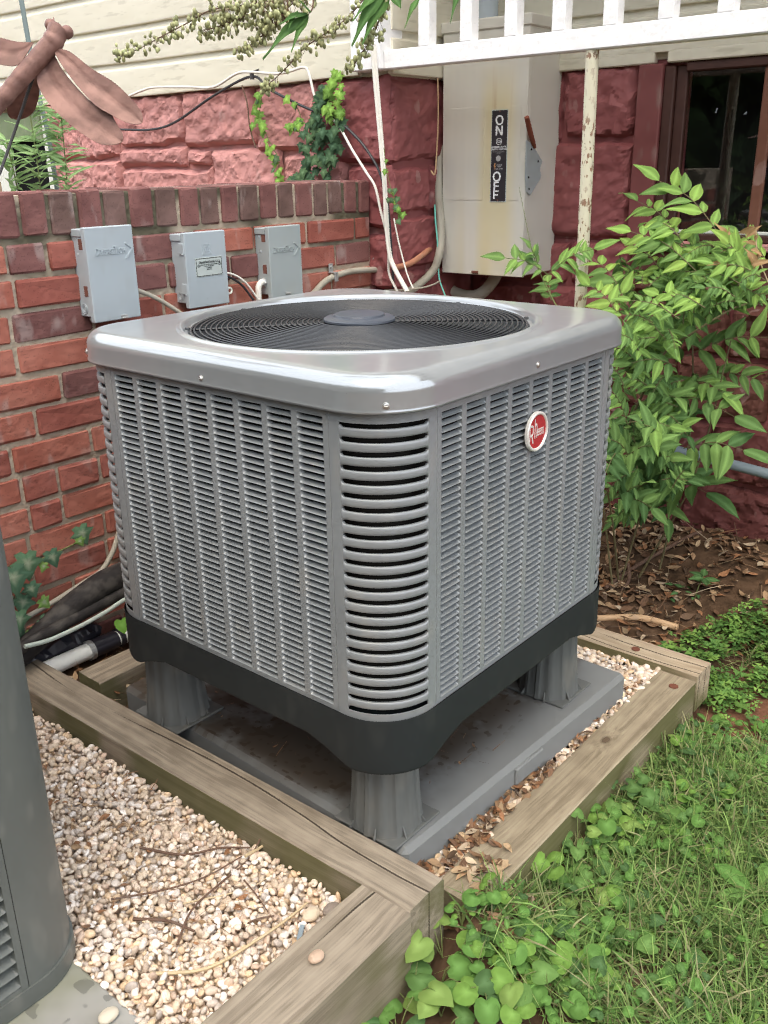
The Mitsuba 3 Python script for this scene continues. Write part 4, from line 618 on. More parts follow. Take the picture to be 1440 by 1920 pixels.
obj_words('lettering', ([('O', .026, .211, .452, 1.12, True), ('N', .026, .211, .4225, 1.12, True), ('GENERAL DUTY', .0045, .211, .3865, 1.1, True), ('SAFETY SWITCH', .0045, .211, .3795, 1.1, True), ('O', .027, .206, .289, 1.12, True), ('F', .024, .205, .263, 1.2, True), ('F', .024, .204, .237, 1.2, True)], .0058), 'print_white', pl, M=SM, label='white words ON and OFF with GENERAL DUTY SAFETY SWITCH')
em = [torus(.0095, .0009, 32, 4), xf(meshkit.text_mesh('GE', .008, .0005), trs((-.0058, -.004, 0)))]
obj('emblem', xf(cat(em), trs((.211, .404, .0058))), 'print_white', pl, M=SM)
obj_words('small_print', ([('USE COPPER OR ALUMINUM WIRE', .002, .21, .3735, .9, False), ('ENCLOSED', .0022, .21, .3695, 1, False), ('DANGER', .0034, .214, .335, 1, True), ('HIGH', .0034, .214, .330, 1, True), ('VOLTAGE', .004, .214, .323, 1, True)], .0058), 'print_grey', pl, M=SM)
obj('warning_bolt', trimesh.creation.extrude_polygon(__import__('shapely').Polygon([(.196, .342), (.201, .342), (.199, .334), (.203, .334), (.196, .322), (.198, .331), (.194, .331)]), .0005), 'print_orange', pl, M=SM @ trs((0, 0, .0058)))
obj('plate_spot', disc(.0085, .0005, 20, .0001), 'print_grey', pl, M=SM @ trs((.21, .3555, .0058)))
for y in (.2325, .4895): obj('rivet', disc(.0028, .0012, 12), 'bolt_rust', pl, M=SM @ trs((.211, y, .0054)))
import shapely
hp = shapely.Polygon([(.008, .405), (-.03, .392), (-.070, .362), (-.095, .345), (-.084, .332), (-.081, .318), (-.090, .304), (-.084, .292), (-.024, .247), (-.004, .257), (.006, .30)])
HM = frame(SM[:3, 3] + SM[:3, 0] * (sbw + .001), SM[:3, 2], Z, SM[:3, 0])
hd = obj('handle_plate', trimesh.creation.extrude_polygon(hp, .004), 'box_paint_dull', sw_, M=HM, label='grey switch bracket on the box side')
obj('lever', xf(cbox(-.008, .008, 0, .062, .004, .012, .003), np.array([[.85, -.53, 0, -.004], [.53, .85, 0, .405], [0, 0, 1, 0], [0, 0, 0, 1.0]])) if 0 else tube([HM[:3, :3] @ v + HM[:3, 3] for v in np.array([(-.035, .385, .008), (.0, .42, .012), (.040, .468, .018)])], [.005, .008, .0085, .0075], 10, 5), 'lever_brown', hd, smooth=40, label='brown lever')
for x, y in ((-.02, .38), (-.008, .30), (-.014, .266), (-.065, .345)): obj('rivet', disc(.003, .0062, 10), 'dark_void', hd, M=HM @ trs((x, y, 0)))
obj('conduit', tube([(1.72, 1.0, 1.24), (1.72, 1.0, 1.30)], .034, 20, 1, False), 'box_paint', sw_, smooth=40, label='blue grey conduit hub on top')
obj('conduit', tube([(1.72, 1.0, 1.29), (1.72, 1.0, 2.0)], .028, 20, 1, False), 'box_paint', sw_, smooth=40)

# ---------------------------------------------------------------- three disconnect boxes on the brick wall
def bx(x0, x1, z0, z1, mat, label, kind):
    k = thing('disconnect_box', label, 'electrical box', 'small grey disconnect boxes on the brick wall'); yf = 1.145
    body = obj('box_body', cbox(x0 + .004, x1 - .004, yf + .016, YB + .006, z0 + .012, z1 - .012, .002), mat, k)
    obj('hood', cbox(x0 + .0005, x1 - .0005, yf + .0175, YB + .004, z1 - .0215, z1 - .004, .002), mat, k)
    cov = obj('cover', cbox(x0, x1, yf, yf + .016, z0, z1, .002), mat, k)
    return k, body, cov, yf
def ring_ko(par, x, y, z, r):
    obj('knockout_ring', cat([torus(r, .0011, 28, 5), torus(r * .62, .0009, 24, 5)]), 'box_paint', par, smooth=True, M=frame((x, y, z), -Y, Z, -X))
def logo(x0, z, sc):
    m = words([('D', .016 * sc, 0, 0, .8, False)], 0); m2 = words([('IVERSI', .0125 * sc, .026 * sc, 0, .78, False)], 0); m3 = words([('T', .018 * sc, .051 * sc, 0, .8, False)], 0); m4 = words([('ECH', .0125 * sc, .0655 * sc, 0, .78, False)], 0)
    ar = trimesh.creation.extrude_polygon(shapely.Polygon([(.078, .022), (.081, .024), (.103, .010), (.080, -.014), (.077, -.012), (.096, .0095)]), .0028); ar.apply_scale((sc, sc, 1))
    m = cat([m, m2, m3, m4]); m.apply_scale((1, 1, 5)); return cat([m, ar])
b1, bb, bc, yf = bx(.311, .443, .497, .713, 'box_paint', 'larger grey disconnect box nearest the photo left edge with a ring knockout', 1)
obj('embossed_logo', logo(0, 0, 1.0), 'box_paint', bc, M=frame((.338, yf, .650), X, Z, -Y), label='embossed word DIVERSITECH and arrow')
for z in (.675, .569): obj('knockout', cbox(.3138, .3160, yf + .018, yf + .034, z - .012, z + .012, .0006), 'knockout', bb)
ring_ko(bb, .3145, 1.186, .527, .0115)
for y, z in ((1.193, .690), (1.19, .652)): obj('dimple', lathe([(0, .0016), (.003, .0012), (.0042, 0)], 10), 'box_paint', bb, M=frame((.3152, y - .004, z), -Y, Z, -X), smooth=30)
obj('latch', cat([cbox(.385, .402, yf - .008, yf, .4995, .5025, .001), cbox(.384, .403, yf - .003, yf, .498, .508, .001)]), 'galv', bc)
obj('hub', lathe([(.012, .0), (.014, -.01), (.009, -.018)], 14), 'galv', b1, M=trs((.335, 1.178, .511)))
b2, bb, bc, yf = bx(.595, .731, .496, .684, 'box_paint', 'grey disconnect box with a black bordered printed label on its cover', 2)
lb = obj('label_plate', cbox(.624, .713, yf - .0012, yf, .572, .620, .0005), 'plate_silver', bc, label='silver printed service label')
LF = frame((.6685, yf - .0012, .596), X, Z, -Y)
bo = shapely.box(-.040, -.0195, .040, .0195).buffer(.003); obj('border', trimesh.creation.extrude_polygon(bo.difference(bo.buffer(-.0017)), .0004), 'print_dark', lb, M=LF)
obj_words('lettering', ([('Chesterfield Service LLC', .0058, .0, .0095, .72, True), ('HEATING AND AIR CONDITIONING', .0027, .0, .0045, .9, False), ('SALES AND SERVICE', .0027, .0, .0005, .9, False), ('PLUMBING', .0027, .0, -.0035, .9, False), ('SERVICE', .0027, .0, -.0078, 1, True)], .0001), 'print_dark', lb, M=LF)
drop = shapely.Point(0, 0).buffer(.0038).union(shapely.Polygon([(-.0032, .002), (0, .0095), (.0032, .002)])).difference(shapely.Point(0, -.0002).buffer(.0018))
obj('drop_mark', xf(trimesh.creation.extrude_polygon(drop, .0004), trs((.0355, .005, 0))), 'print_dark', lb, M=LF)
obj('wrench_mark', trimesh.creation.extrude_polygon(shapely.Point(-.0345, .004).buffer(.0038).difference(shapely.Point(-.0345, .004).buffer(.0018)).union(shapely.box(-.0315, .0032, -.026, .0048)), .0004), 'print_dark', lb, M=LF)
sq = lambda a, b: trimesh.creation.extrude_polygon(shapely.box(-a, -a, a, a).difference(shapely.box(-b, -b, b, b)), .0014)
obj('embossed_logo', cat([sq(.013, .0112), sq(.0065, .005), cbox(-.0155, .0155, .0112, .013, 0, .0014, .0003), cbox(-.0155, .0155, -.013, -.0112, 0, .0014, .0003)]), 'box_paint', bc, M=frame((.665, yf, .6405), X, Z, -Y), label='embossed nested squares')
for z in (.645, .545): obj('hinge', cat([cbox(.5935, .6, yf + .004, yf + .026, z - .013, z + .013, .001), cbox(.5925, .5995, yf + .006, yf + .014, z - .016, z - .012, .001)]), 'box_paint', bb)
ring_ko(bb, .5985, 1.181, .525, .0105)
obj('hasp', xf(torus(.0075, .0028, 20, 8), frame((.738, yf + .006, .527), X, Z, -Y)), 'soft_white', b2, smooth=True)
b3, bb, bc, yf = bx(.887, 1.013, .486, .682, 'box_paint_dull', 'grey disconnect box with a white elbow on its side, right of the labelled box', 3)
obj('embossed_logo', logo(0, 0, .98), 'box_paint_dull', bc, M=frame((.905, yf, .612), X, Z, -Y), label='embossed word DIVERSITECH and arrow')
for z in (.653, .568): obj('knockout', cbox(.8898, .8920, yf + .0185, yf + .0335, z - .012, z + .012, .0006), 'knockout', bb)
for y, z in ((1.193, .655), (1.19, .615)): obj('dimple', lathe([(0, .0016), (.003, .0012), (.0042, 0)], 10), 'box_paint', bb, M=frame((.8912, y - .006, z), -Y, Z, -X), smooth=30)
obj('latch', cat([cbox(.94, .957, yf - .007, yf, .497, .500, .001), cbox(.94, .944, yf - .006, yf, .4965, .503, .001)]), 'galv', bc)
obj('elbow', tube([(.891, 1.178, .531), (.878, 1.176, .533), (.866, 1.175, .522), (.864, 1.175, .50), (.864, 1.175, .44)], .0085, 12, 5), 'cable_white', b3, smooth=40, label='white conduit elbow')
obj('lock_nut', lathe([(.013, 0), (.0135, .004), (.011, .008), (.009, .008)], 8), 'galv', b3, M=frame((.891, 1.178, .531), -Y, Z, -X))
# ---------------------------------------------------------------- cables and pipes
def line(name, label, cat_, pts, r, mat, seg=8, group=None, n=6):
    k = newkey(name); scene[k] = ply(tube(pts, r, seg, n), mat, smooth=45); return tag(k, label, cat_, group)
D = DATA
line('cable', 'white cable along the bottom of the siding that hangs down over the stone', 'cable', D['white_cable'], .0042, 'cable_white')
line('cable', 'black cable looped from a nail below the siding across the pink stone', 'cable', D['black_cable'], .0042, 'cable_black')
line('cable', 'left strand of the straight white cable pair hanging from the corner post', 'cable', D['twin_a'], .0055, 'cable_white')
line('cable', 'right strand of the straight white cable pair hanging from the corner post', 'cable', D['twin_b'], .0048, 'cable_white')
wc = line('conduit', 'beige conduit strapped to the right end of the brick wall', 'conduit', [(1.02, 1.185, .44)] + D['wall_conduit'], .0095, 'conduit_grey', 10)
for x, z in ((1.186, .519), (1.395, .520)):
    obj('strap', cat([cbox(x - .008, x + .008, 1.170, 1.1735, z - .014, z + .012, .001), cbox(x - .008, x + .008, 1.17, 1.199, z + .010, z + .014, .001), cbox(x - .009, x + .009, 1.192, 1.196, z + .012, z + .038, .001)]), 'galv', wc)
    obj('nail', disc(.0045, .003, 10), 'galv', wc, M=frame((x, 1.192, z + .028), X, Z, -Y))
line('pipe', 'terracotta coloured pipe curving across the dark stone towards the switch box', 'pipe', D['brown_pipe'], .0095, 'pipe_terracotta', 10)
line('conduit', 'grey flexible conduit running down the left side of the switch box', 'conduit', D['side_hose'], .013, 'conduit_grey', 10)
line('cable', 'thin teal ground wire beside the switch box', 'cable', D['teal_wire'], .0028, 'teal')
line('conduit', 'thick dusty conduit loop hanging below the switch box', 'conduit', D['loop_hose'], .020, 'conduit_grey', 12)
line('cable', 'thin pinkish wire hanging slanted over the dark stone', 'cable', D['thin_wire'], .0026, 'cable_white')
line('cable', 'thin beige wire running flat just above the grey unit top', 'cable', D['low_wire'], .0030, 'conduit_grey')
line('dead_vine', 'short dry vine on the pink stone left of the ivy', 'vine', D['wall_root'], .0025, 'twig', 5)
line('dead_vine', 'long dry vine hanging on the dark stone beside the switch box', 'vine', D['dead_vine'], .0022, 'pale_stick', 5)
ins = newkey('insulator_hook'); scene[ins] = ply(cat([tube([(1.38, 1.66, 1.135), (1.35, 1.66, 1.125), (1.34, 1.66, 1.108)], .003, 6, 3), xf(disc(.007, .02, 12), trs((1.345, 1.66, 1.103)))]), 'rod_dark'); tag(ins, 'small dark hook holding the black cable to the siding', 'hook')
line('cable', 'white cable between the larger disconnect box and the grey unit', 'cable', [(.437, 1.18, .565), (.47, 1.175, .552), (.52, 1.165, .525), (.58, 1.15, .48)], .006, 'conduit_grey')
line('cable', 'thin black cable right of the labelled disconnect box', 'cable', [(.728, 1.185, .565), (.76, 1.18, .560), (.80, 1.172, .535), (.835, 1.165, .49)], .0032, 'cable_black')
line('cable', 'thin white cable right of the labelled disconnect box', 'cable', [(.728, 1.178, .573), (.77, 1.172, .566), (.81, 1.166, .54), (.848, 1.16, .49)], .0030, 'cable_white')
line('insulated_hose', 'thick black insulated refrigerant line at the foot of the brick wall', 'hose', D['hose_big'] + [[-.05, 1.12, -.25], [-.15, 1.12, -.30]], [.036, .034, .03, .026], 'foam_black', 14)
line('insulated_hose', 'thinner black insulated line below the thick one', 'hose', D['hose_small'] + [[-.1, 1.08, -.22]], .014, 'foam_black', 10)
line('tube', 'pale green tube running under the black insulated lines', 'tube', D['tube_pale'], .0055, 'pale_tube', 8)
line('conduit', 'grey bent conduit low on the brick wall behind the raised unit', 'conduit', D['conduit_low'], .0068, 'conduit_grey', 10)
pv = line('drain_pipe', 'white plastic drain pipe with black rubber coupling by the timber', 'pipe', [(-.02, 1.10, -.287), (.12, 1.10, -.288), (.36, 1.10, -.29)], .0205, 'pvc_white', 18)
obj('coupling', tube([(.152, 1.10, -.2882), (.225, 1.10, -.289)], .0245, 18, 1, False), 'rubber_black', pv, smooth=40)
for x in (.144, .231): obj('clamp', tube([(x, 1.10, -.288), (x + .012, 1.10, -.288)], .0256, 18, 1, False), 'galv' if x < .15 else 'rubber_black', pv, smooth=40)
pb = line('crumpled_bag', 'crumpled black plastic between the hoses and the drain pipe', 'plastic', [(-.03, 1.14, -.285), (.05, 1.14, -.272), (.13, 1.14, -.262), (.20, 1.14, -.262)], [.018, .026, .03, .02], 'rubber_black', 9, n=10)
v, f, n_, _, _ = meshkit.WRITTEN[scene[pb]['filename']]
v2 = np.array(trimesh.Trimesh(v, f).vertices); m = trimesh.Trimesh(v, f); m.vertices = m.vertices + (meshkit.noise(m.vertices * 90) - .5)[:, None] * .026 * nrm((.1, -.6, 1)); scene[pb] = ply(m, 'rubber_black', smooth=20)
line('pipe', 'blue grey pipe along the dark stone wall behind the shrub', 'pipe', D['side_pipe'], .0155, 'pipe_blue_grey', 14)

# ---------------------------------------------------------------- leaves
def leaf_mesh(L=1.0, w=.5, fold=.12, curl=.15, kind='ovate', ns=7, ca=(.1, .2, .05), cb=None, seed=0):
    t = np.linspace(0, 1, ns + 1); rs = np.random.RandomState(seed)
    prof = {'acute': np.sin(np.pi * t ** .74) ** .9 * (1 - .30 * t), 'ovate': np.sin(np.pi * t ** .72) ** .85 * (1 - .12 * t), 'lance': np.sin(np.pi * t ** .62) ** 1.1, 'spoon': np.clip(np.sin(np.pi * t ** 1.7), 0, 1) ** .7, 'strap': np.minimum(1, 8 * t) * (1 - t ** 4)}[kind]
    prof = prof * w / 2 * L; prof[-1] = .002 * L; prof[0] = .02 * L
    jit = 1 + (rs.rand(ns + 1) - .5) * .12
    zc = -curl * L * (t - .15) ** 2
    V, C = [], []
    cb = cb if cb is not None else np.clip(np.array(ca) * 1.5 + .015, 0, 1)
    for q, (a, b, z) in enumerate(zip(t, prof, zc)):
        for s, k in ((-1, 1), (-.5, .5), (0, 0), (.5, .5), (1, 1)):
            V.append((a * L, s * b * jit[q], z + fold * abs(s) * b * 1.0 + .02 * L * math.sin(9 * a + 2 * s) * abs(s)))
            C.append(np.array(cb) if s == 0 else np.array(ca) * (.9 + .25 * rs.rand()))
    F = []
    for q in range(ns):
        for s in range(4):
            a = q * 5 + s; F += [(a, a + 5, a + 6), (a, a + 6, a + 1)]
    return trimesh.Trimesh(V, F, process=False), np.array(C)
def outline_leaf(pts, ca, cb, dome=.12, seed=0):
    pts = np.array(pts, float); rs = np.random.RandomState(seed); c = np.array([.32, 0.0])
    mid = c + (pts - c) * .55; n = len(pts)
    V = [(c[0], c[1], 0)] + [(x, y, dome * .5 * (rs.rand() - .3) * .6) for x, y in mid] + [(x, y, -dome * (.4 + .8 * rs.rand()) * np.hypot(x - c[0], y)) for x, y in pts]
    F = []
    for i in range(n - 1):
        j = i + 1; F += [(0, 1 + i, 1 + j), (1 + i, 1 + n + i, 1 + n + j), (1 + i, 1 + n + j, 1 + j)]
    C = np.array([cb] + [np.array(ca) * (.92 + .2 * rs.rand()) for _ in mid] + [np.array(ca) * (.85 + .2 * rs.rand()) for _ in pts])
    return trimesh.Trimesh(V, F, process=False), C
def lshape(mc, mat='leaf'): return ply(mc[0], mat, smooth=True, color=mc[1])
def leaf_frame(o, d, n, s):
    d = nrm(d); y = nrm(np.cross(n, d)); z = np.cross(d, y); return frame(o, d * s, y * s, z * s)
HEART = [(0, 0), (-.12, .12), (-.16, .28), (-.08, .43), (.12, .50), (.36, .47), (.6, .36), (.82, .18), (1, 0)]
HEART = HEART + [(x, -y) for x, y in HEART[-2::-1]]
ROUND = [(.05, 0), (-.1, .2), (-.02, .4), (.2, .5), (.5, .5), (.76, .38), (.92, .18), (.95, 0)]; ROUND = ROUND + [(x, -y) for x, y in ROUND[-2::-1]]
IVY = [(0, 0), (-.12, .16), (-.05, .42), (.16, .34), (.30, .66), (.48, .36), (.56, .30), (.78, .16), (1, 0)]; IVY = IVY + [(x, -y) for x, y in IVY[-2::-1]]
rs = np.random.RandomState(5)
# shrub leaflets: bright upper, plain, dark lower ones; shading is put into the colours
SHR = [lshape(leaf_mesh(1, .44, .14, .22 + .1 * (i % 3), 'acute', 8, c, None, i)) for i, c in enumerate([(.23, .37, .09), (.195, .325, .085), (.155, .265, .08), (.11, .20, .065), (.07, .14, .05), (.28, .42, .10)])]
shrub = thing('shrub', 'leafy green shrub with pinnate leaves beside the raised unit and below the dark window', 'shrub')
def frond(par, q, base=.066, first=None, dark=None):
    a, b, n, s = np.array(q[:3]), np.array(q[3:6]), int(q[6]) + 1, q[7]; L = np.linalg.norm(b - a)
    side = nrm(np.cross(b - a, Z) + 1e-6); midp = (a + b) / 2 + Z * .10 * L
    P = crom([a, midp, b], 8); out = []
    upn = nrm(np.array([-.62, -.42, .75]))
    sz = min(base * s, L / n * 1.9)
    for i in range(n):
        t = (.16 + .78 * i / n); p = np.array([np.interp(t, np.linspace(0, 1, len(P)), P[:, k]) for k in range(3)])
        dirn = nrm(b - a)
        for sg in (-1, 1):
            inp = nrm(np.cross(upn, dirn)) * sg
            d = nrm(dirn * .62 + inp * .85 + rs.normal(0, .14, 3) - Z * .12)
            nn = nrm(upn + rs.normal(0, .25, 3) + inp * .1)
            out.append((p, d, nn, sz * rs.uniform(.65, 1.2)))
    out.append((b, nrm(dirn - Z * .15 + rs.normal(0, .1, 3)), nrm(upn + rs.normal(0, .2, 3)), sz * 1.15))
    return P, out
nleaf = 0; spare = []; stems = []
for i, q in enumerate(D['fronds']):
    P, lv = frond(shrub, q); stems.append(tube(P, [.0014, .0008], 5, 1, False))
    h = q[5]
    for p, d, nn, s in lv:
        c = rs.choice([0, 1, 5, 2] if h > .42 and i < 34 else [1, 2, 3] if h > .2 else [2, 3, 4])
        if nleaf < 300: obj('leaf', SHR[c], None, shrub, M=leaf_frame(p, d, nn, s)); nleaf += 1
        else: spare.append((c, leaf_frame(p, d, nn, s)))
def merged(shapes, items):
    V, F, C, at = [], [], [], 0
    for c, M in items:
        v, f, _, _, col = meshkit.WRITTEN[shapes[c]['filename']]
        V.append(v @ M[:3, :3].T + M[:3, 3]); F.append(f + at); C.append(col); at += len(v)
    return trimesh.Trimesh(np.vstack(V), np.vstack(F), process=False), np.vstack(C)
if spare:
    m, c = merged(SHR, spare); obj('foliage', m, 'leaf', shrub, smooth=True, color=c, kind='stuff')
stems.append(tube(D['vine_stem'], [.004, .003, .0018], 7, 5))
for a, b in (((1.42, .28, -.33), (1.36, .22, .30)), ((1.45, .24, -.32), (1.45, .05, .40)), ((1.40, .3, -.34), (1.3, .42, .35)), ((1.5, .2, -.3), (1.5, .2, .62)), ((1.44, .3, -.34), (1.2, .30, .22))):
    a, b = np.array(a), np.array(b); stems.append(tube([a, (a + b) / 2 + rs.normal(0, .03, 3), b], [.0035, .0015], 6, 5))
obj('stem', cat(stems), 'stem_brown', shrub, smooth=40)
sap = thing('sapling', 'small sapling with toothed leaves in front of the switch box corner', 'sapling')
st = [tube([(1.22, .36, -.2), (1.21, .39, .2)] + D['sapling_stem'], [.0028, .0016, .0006], 6, 5)]
for q in D['sapling']:
    P, lv = frond(sap, q, .06); st.append(tube(P, .0011, 5, 1, False))
    for p, d, nn, s in lv: obj('leaf', SHR[rs.choice([1, 2, 3])], None, sap, M=leaf_frame(p, d, nn, s))
obj('stem', cat(st), 'stem_green', sap, smooth=40)
DRY = lshape(leaf_mesh(1, .32, .3, .5, 'lance', 6, (.42, .27, .14), (.5, .34, .19), 3))
dry = thing('withered_branch', 'withered tan leaves in front of the window above the shrub', 'dry leaves')
dp = [(1.35, -.08, .52), (1.34, -.03, .62), (1.33, -.02, .68)]
obj('stem', tube(dp, .0014, 5, 4), 'straw', dry)
for i in range(20):
    p = np.array([1.335 + rs.uniform(-.02, .02), rs.uniform(-.06, .05), rs.uniform(.60, .69)]); obj('leaf', DRY, None, dry, M=leaf_frame(p, nrm((rs.normal(0, .4), rs.normal(.3, .8), rs.normal(-.3, .7))), nrm((-.8, -.4, .5) + rs.normal(0, .3, 3)), rs.uniform(.025, .05)))
# ivy on the stone
IV = [lshape(outline_leaf(IVY, c, np.array(c) * 1.6 + .03, .14, i), 'leaf_dull') for i, c in enumerate([(.06, .115, .065), (.075, .135, .07), (.09, .155, .075), (.17, .31, .07), (.22, .38, .08)])]
ivy = thing('ivy', 'patch of ivy on the stone, dark below and yellow green at the top', 'ivy')
poly = shapely.Polygon(D['ivy_poly']); pts = []
while len(pts) < 150:
    y, z = rs.uniform(1.23, 1.52), rs.uniform(.78, 1.115)
    if poly.contains(shapely.Point(y, z)): pts.append((y, z))
pts.sort(key=lambda q: q[1])
for y, z in pts:
    c = rs.choice([3, 4]) if z > .985 - (y - 1.25) * .2 and y < 1.33 else rs.choice([0, 1, 2, 0])
    obj('leaf', IV[c], None, ivy, M=leaf_frame((1.352 - rs.uniform(0, .03), y, z), nrm((-.25, rs.normal(0, .4), -1)), nrm((-1, rs.normal(-.25, .3), .55 + rs.normal(0, .2))), rs.uniform(.022, .036)))
iv2 = thing('ivy', 'thin bright ivy strands climbing the stone left of the dark ivy patch', 'ivy')
for nm, rr in (('ivy_strand', 16), ('ivy_strand2', 7)):
    P = crom([(1.352, y, z) for y, z in D[nm]], 5); obj('stem', tube(P, .0013, 5, 1, False), 'stem_green', iv2)
    for i in range(rr * 2):
        p = P[rs.randint(len(P))] + rs.normal(0, .008, 3) - (.012, 0, 0); obj('leaf', IV[rs.choice([2, 3, 4])], None, iv2, M=leaf_frame(p, nrm((-.2, rs.normal(0, .6), -.8)), nrm((-1, -.2, .5) + rs.normal(0, .2, 3)), rs.uniform(.016, .034)))
iv3 = thing('ivy', 'thin trailing ivy strand beside the white cables on the dark stone', 'ivy')
P = crom(D['ivy_strand3'], 5); obj('stem', tube(P, .001, 5, 1, False), 'stem_green', iv3)
for i in range(16): obj('leaf', IV[rs.choice([2, 3])], None, iv3, M=leaf_frame(P[rs.randint(4, len(P))] + rs.normal(0, .008, 3), nrm((-.3, rs.normal(0, .5), -1)), nrm((-1, -.2, .4)), rs.uniform(.012, .022)))
IVL = [lshape(outline_leaf(IVY, c, (.30, .36, .26), .16, 20 + i), 'leaf_dull') for i, c in enumerate([(.08, .155, .10), (.10, .185, .11), (.18, .31, .09)])]
iv4 = thing('ivy', 'ivy with pale veined leaves at the foot of the brick wall on the left', 'ivy')
for y_, (x, z, s) in enumerate([(.005, -.052, .07), (.05, -.035, .066), (.115, -.052, .045), (.20, -.015, .05), (-.02, -.11, .05), (.0, -.16, .052), (.03, -.135, .05), (.06, -.15, .034), (-.01, -.20, .045), (.05, -.20, .04), (.075, -.205, .03), (.02, -.215, .03), (-.05, -.17, .04), (-.06, -.07, .05), (.19, -.04, .025), (.09, -.07, .025), (.035, -.10, .04)]):
    obj('leaf', IVL[2 if y_ in (7, 15, 14, 11) else y_ % 2], None, iv4, M=leaf_frame((x, 1.155 - rs.uniform(0, .03), z + .03), nrm((rs.normal(0, .4), -.25, -1)), nrm((-.25 + rs.normal(0, .2), -1, .5)), s))
obj('stem', tube([(-.08, 1.17, -.27), (0, 1.17, -.18), (.03, 1.17, -.06), (.2, 1.17, -.03)], .0018, 5, 5), 'stem_green', iv4)
hl = newkey('leaf'); scene[hl] = {**lshape(outline_leaf(HEART, (.15, .32, .06), (.2, .4, .1), .1, 3)), 'to_world': mi.ScalarTransform4f(leaf_frame((.185, 1.0, -.187), (-.2, -.5, -.6), (-.5, -.7, .6), .035).tolist())}
tag(hl, 'single bright heart shaped leaf above the drain pipe coupling', 'leaf')
wp = thing('garden_plant', 'feathery narrow leaved plant standing behind the brick wall at the left', 'plant')
NL = lshape(leaf_mesh(1, .17, .1, .25, 'lance', 5, (.24, .36, .16), None, 8))
for a, b in (((.33, 1.36, .62), (.345, 1.36, 1.02)), ((.37, 1.33, .62), (.41, 1.33, .96)), ((.30, 1.39, .6), (.30, 1.40, .90))):
    P = crom([a, (np.array(a) + b) / 2 + (.01, 0, 0), b], 10); obj('stem', tube(P, .0016, 5, 1, False), 'stem_green', wp)
    for i in range(80):
        p = P[rs.randint(3, len(P))] + rs.normal(0, .008, 3); an = rs.uniform(0, 6.28); obj('leaf', NL, None, wp, M=leaf_frame(p, nrm((math.cos(an), math.sin(an), rs.uniform(.1, .7))), nrm((-.4, -.4, .8)), rs.uniform(.045, .08)))

# ---------------------------------------------------------------- hanging branch in the upper part of the photo
br = thing('tree_branch', 'drooping tree branch with green seed buds and long leaves across the top of the photo', 'branch')
ico = trimesh.creation.icosphere(1, 1.0); BV, BF, BC, at = [], [], [], 0; bst = []
for nm in ('b1', 'b2', 'b3', 'b4', 'b5', 'b6'):
    P = crom(D[nm], 8); bst.append(tube(P, [.0011, .0006], 5, 1, False)); L = len(P)
    for i in range(int(L * (3.2 if nm in ('b2', 'b6') else 2.2))):
        t = rs.uniform(0, L - 1); p = np.array([np.interp(t, np.arange(L), P[:, k]) for k in range(3)])
        wid = (.006 if nm in ('b1', 'b3', 'b4', 'b5') else .012) * (.5 + .5 * (1 - t / L)) + .002
        off = rs.normal(0, 1, 3) * wid * (.7, .7, .75); off[2] -= .001
        n_ = 1 if rs.rand() < .5 else 2
        bst.append(tube([p, p + off], .0004, 4, 1, False))
        for _ in range(n_):
            r = rs.uniform(.0018, .0031); c = p + off + rs.normal(0, .0028, 3); v = ico.vertices * (r, r, r * rs.uniform(1.1, 1.7)) + c
            BV.append(v); BF.append(ico.faces + at); at += len(v); k = rs.rand(); BC.append(np.tile(np.array((.32, .34, .17)) * (.6 + .7 * rs.rand()) + (.03 * k, .015 * k, 0), (len(v), 1)))
obj('seed_buds', trimesh.Trimesh(np.vstack(BV), np.vstack(BF), process=False), 'berry', br, smooth=True, color=np.vstack(BC), kind='stuff')
bst += [tube(D['leaf_stem'], .0011, 5, 4), tube([(.155, .10, 1.07), (.14, .113, 1.05)], .001, 5, 3)]
# the limb the sprays hang from, above the picture
LIMB = [(.6, -.2, 1.42), (.30, .05, 1.27), (.16, .17, 1.16), (.10, .27, 1.13), (.0, .42, 1.16)]
bst.append(tube(LIMB, [.009, .004], 7, 6))
for nm, t in (('b1', (.09, .27, 1.13)), ('b2', (.12, .24, 1.135)), ('b3', (.10, .26, 1.13)), ('b4', (.17, .16, 1.16)), ('b5', (.16, .14, 1.17)), ('b6', (.14, .22, 1.14)), ('leaf_stem', (.12, .2, 1.14))):
    bst.append(tube([t, D[nm][0]], .0011, 5, 2, False))
obj('twig', cat(bst), 'twig', br, smooth=40)
TL = [lshape(leaf_mesh(1, .24, .2, .1, 'lance', 9, c, None, 30 + i)) for i, c in enumerate([(.07, .14, .045), (.085, .165, .05)])]
for i, (a, b, w) in enumerate(D['tree_leaves']):
    a, b = np.array(a), np.array(b); M = leaf_frame(a, b - a, nrm((-.55, -.25, .8)), 1); L = np.linalg.norm(b - a); M[:3, 0] *= L; M[:3, 1] *= w / .24 * 1.15; M[:3, 2] *= L
    obj('leaf', TL[i % 2], None, br, M=M)

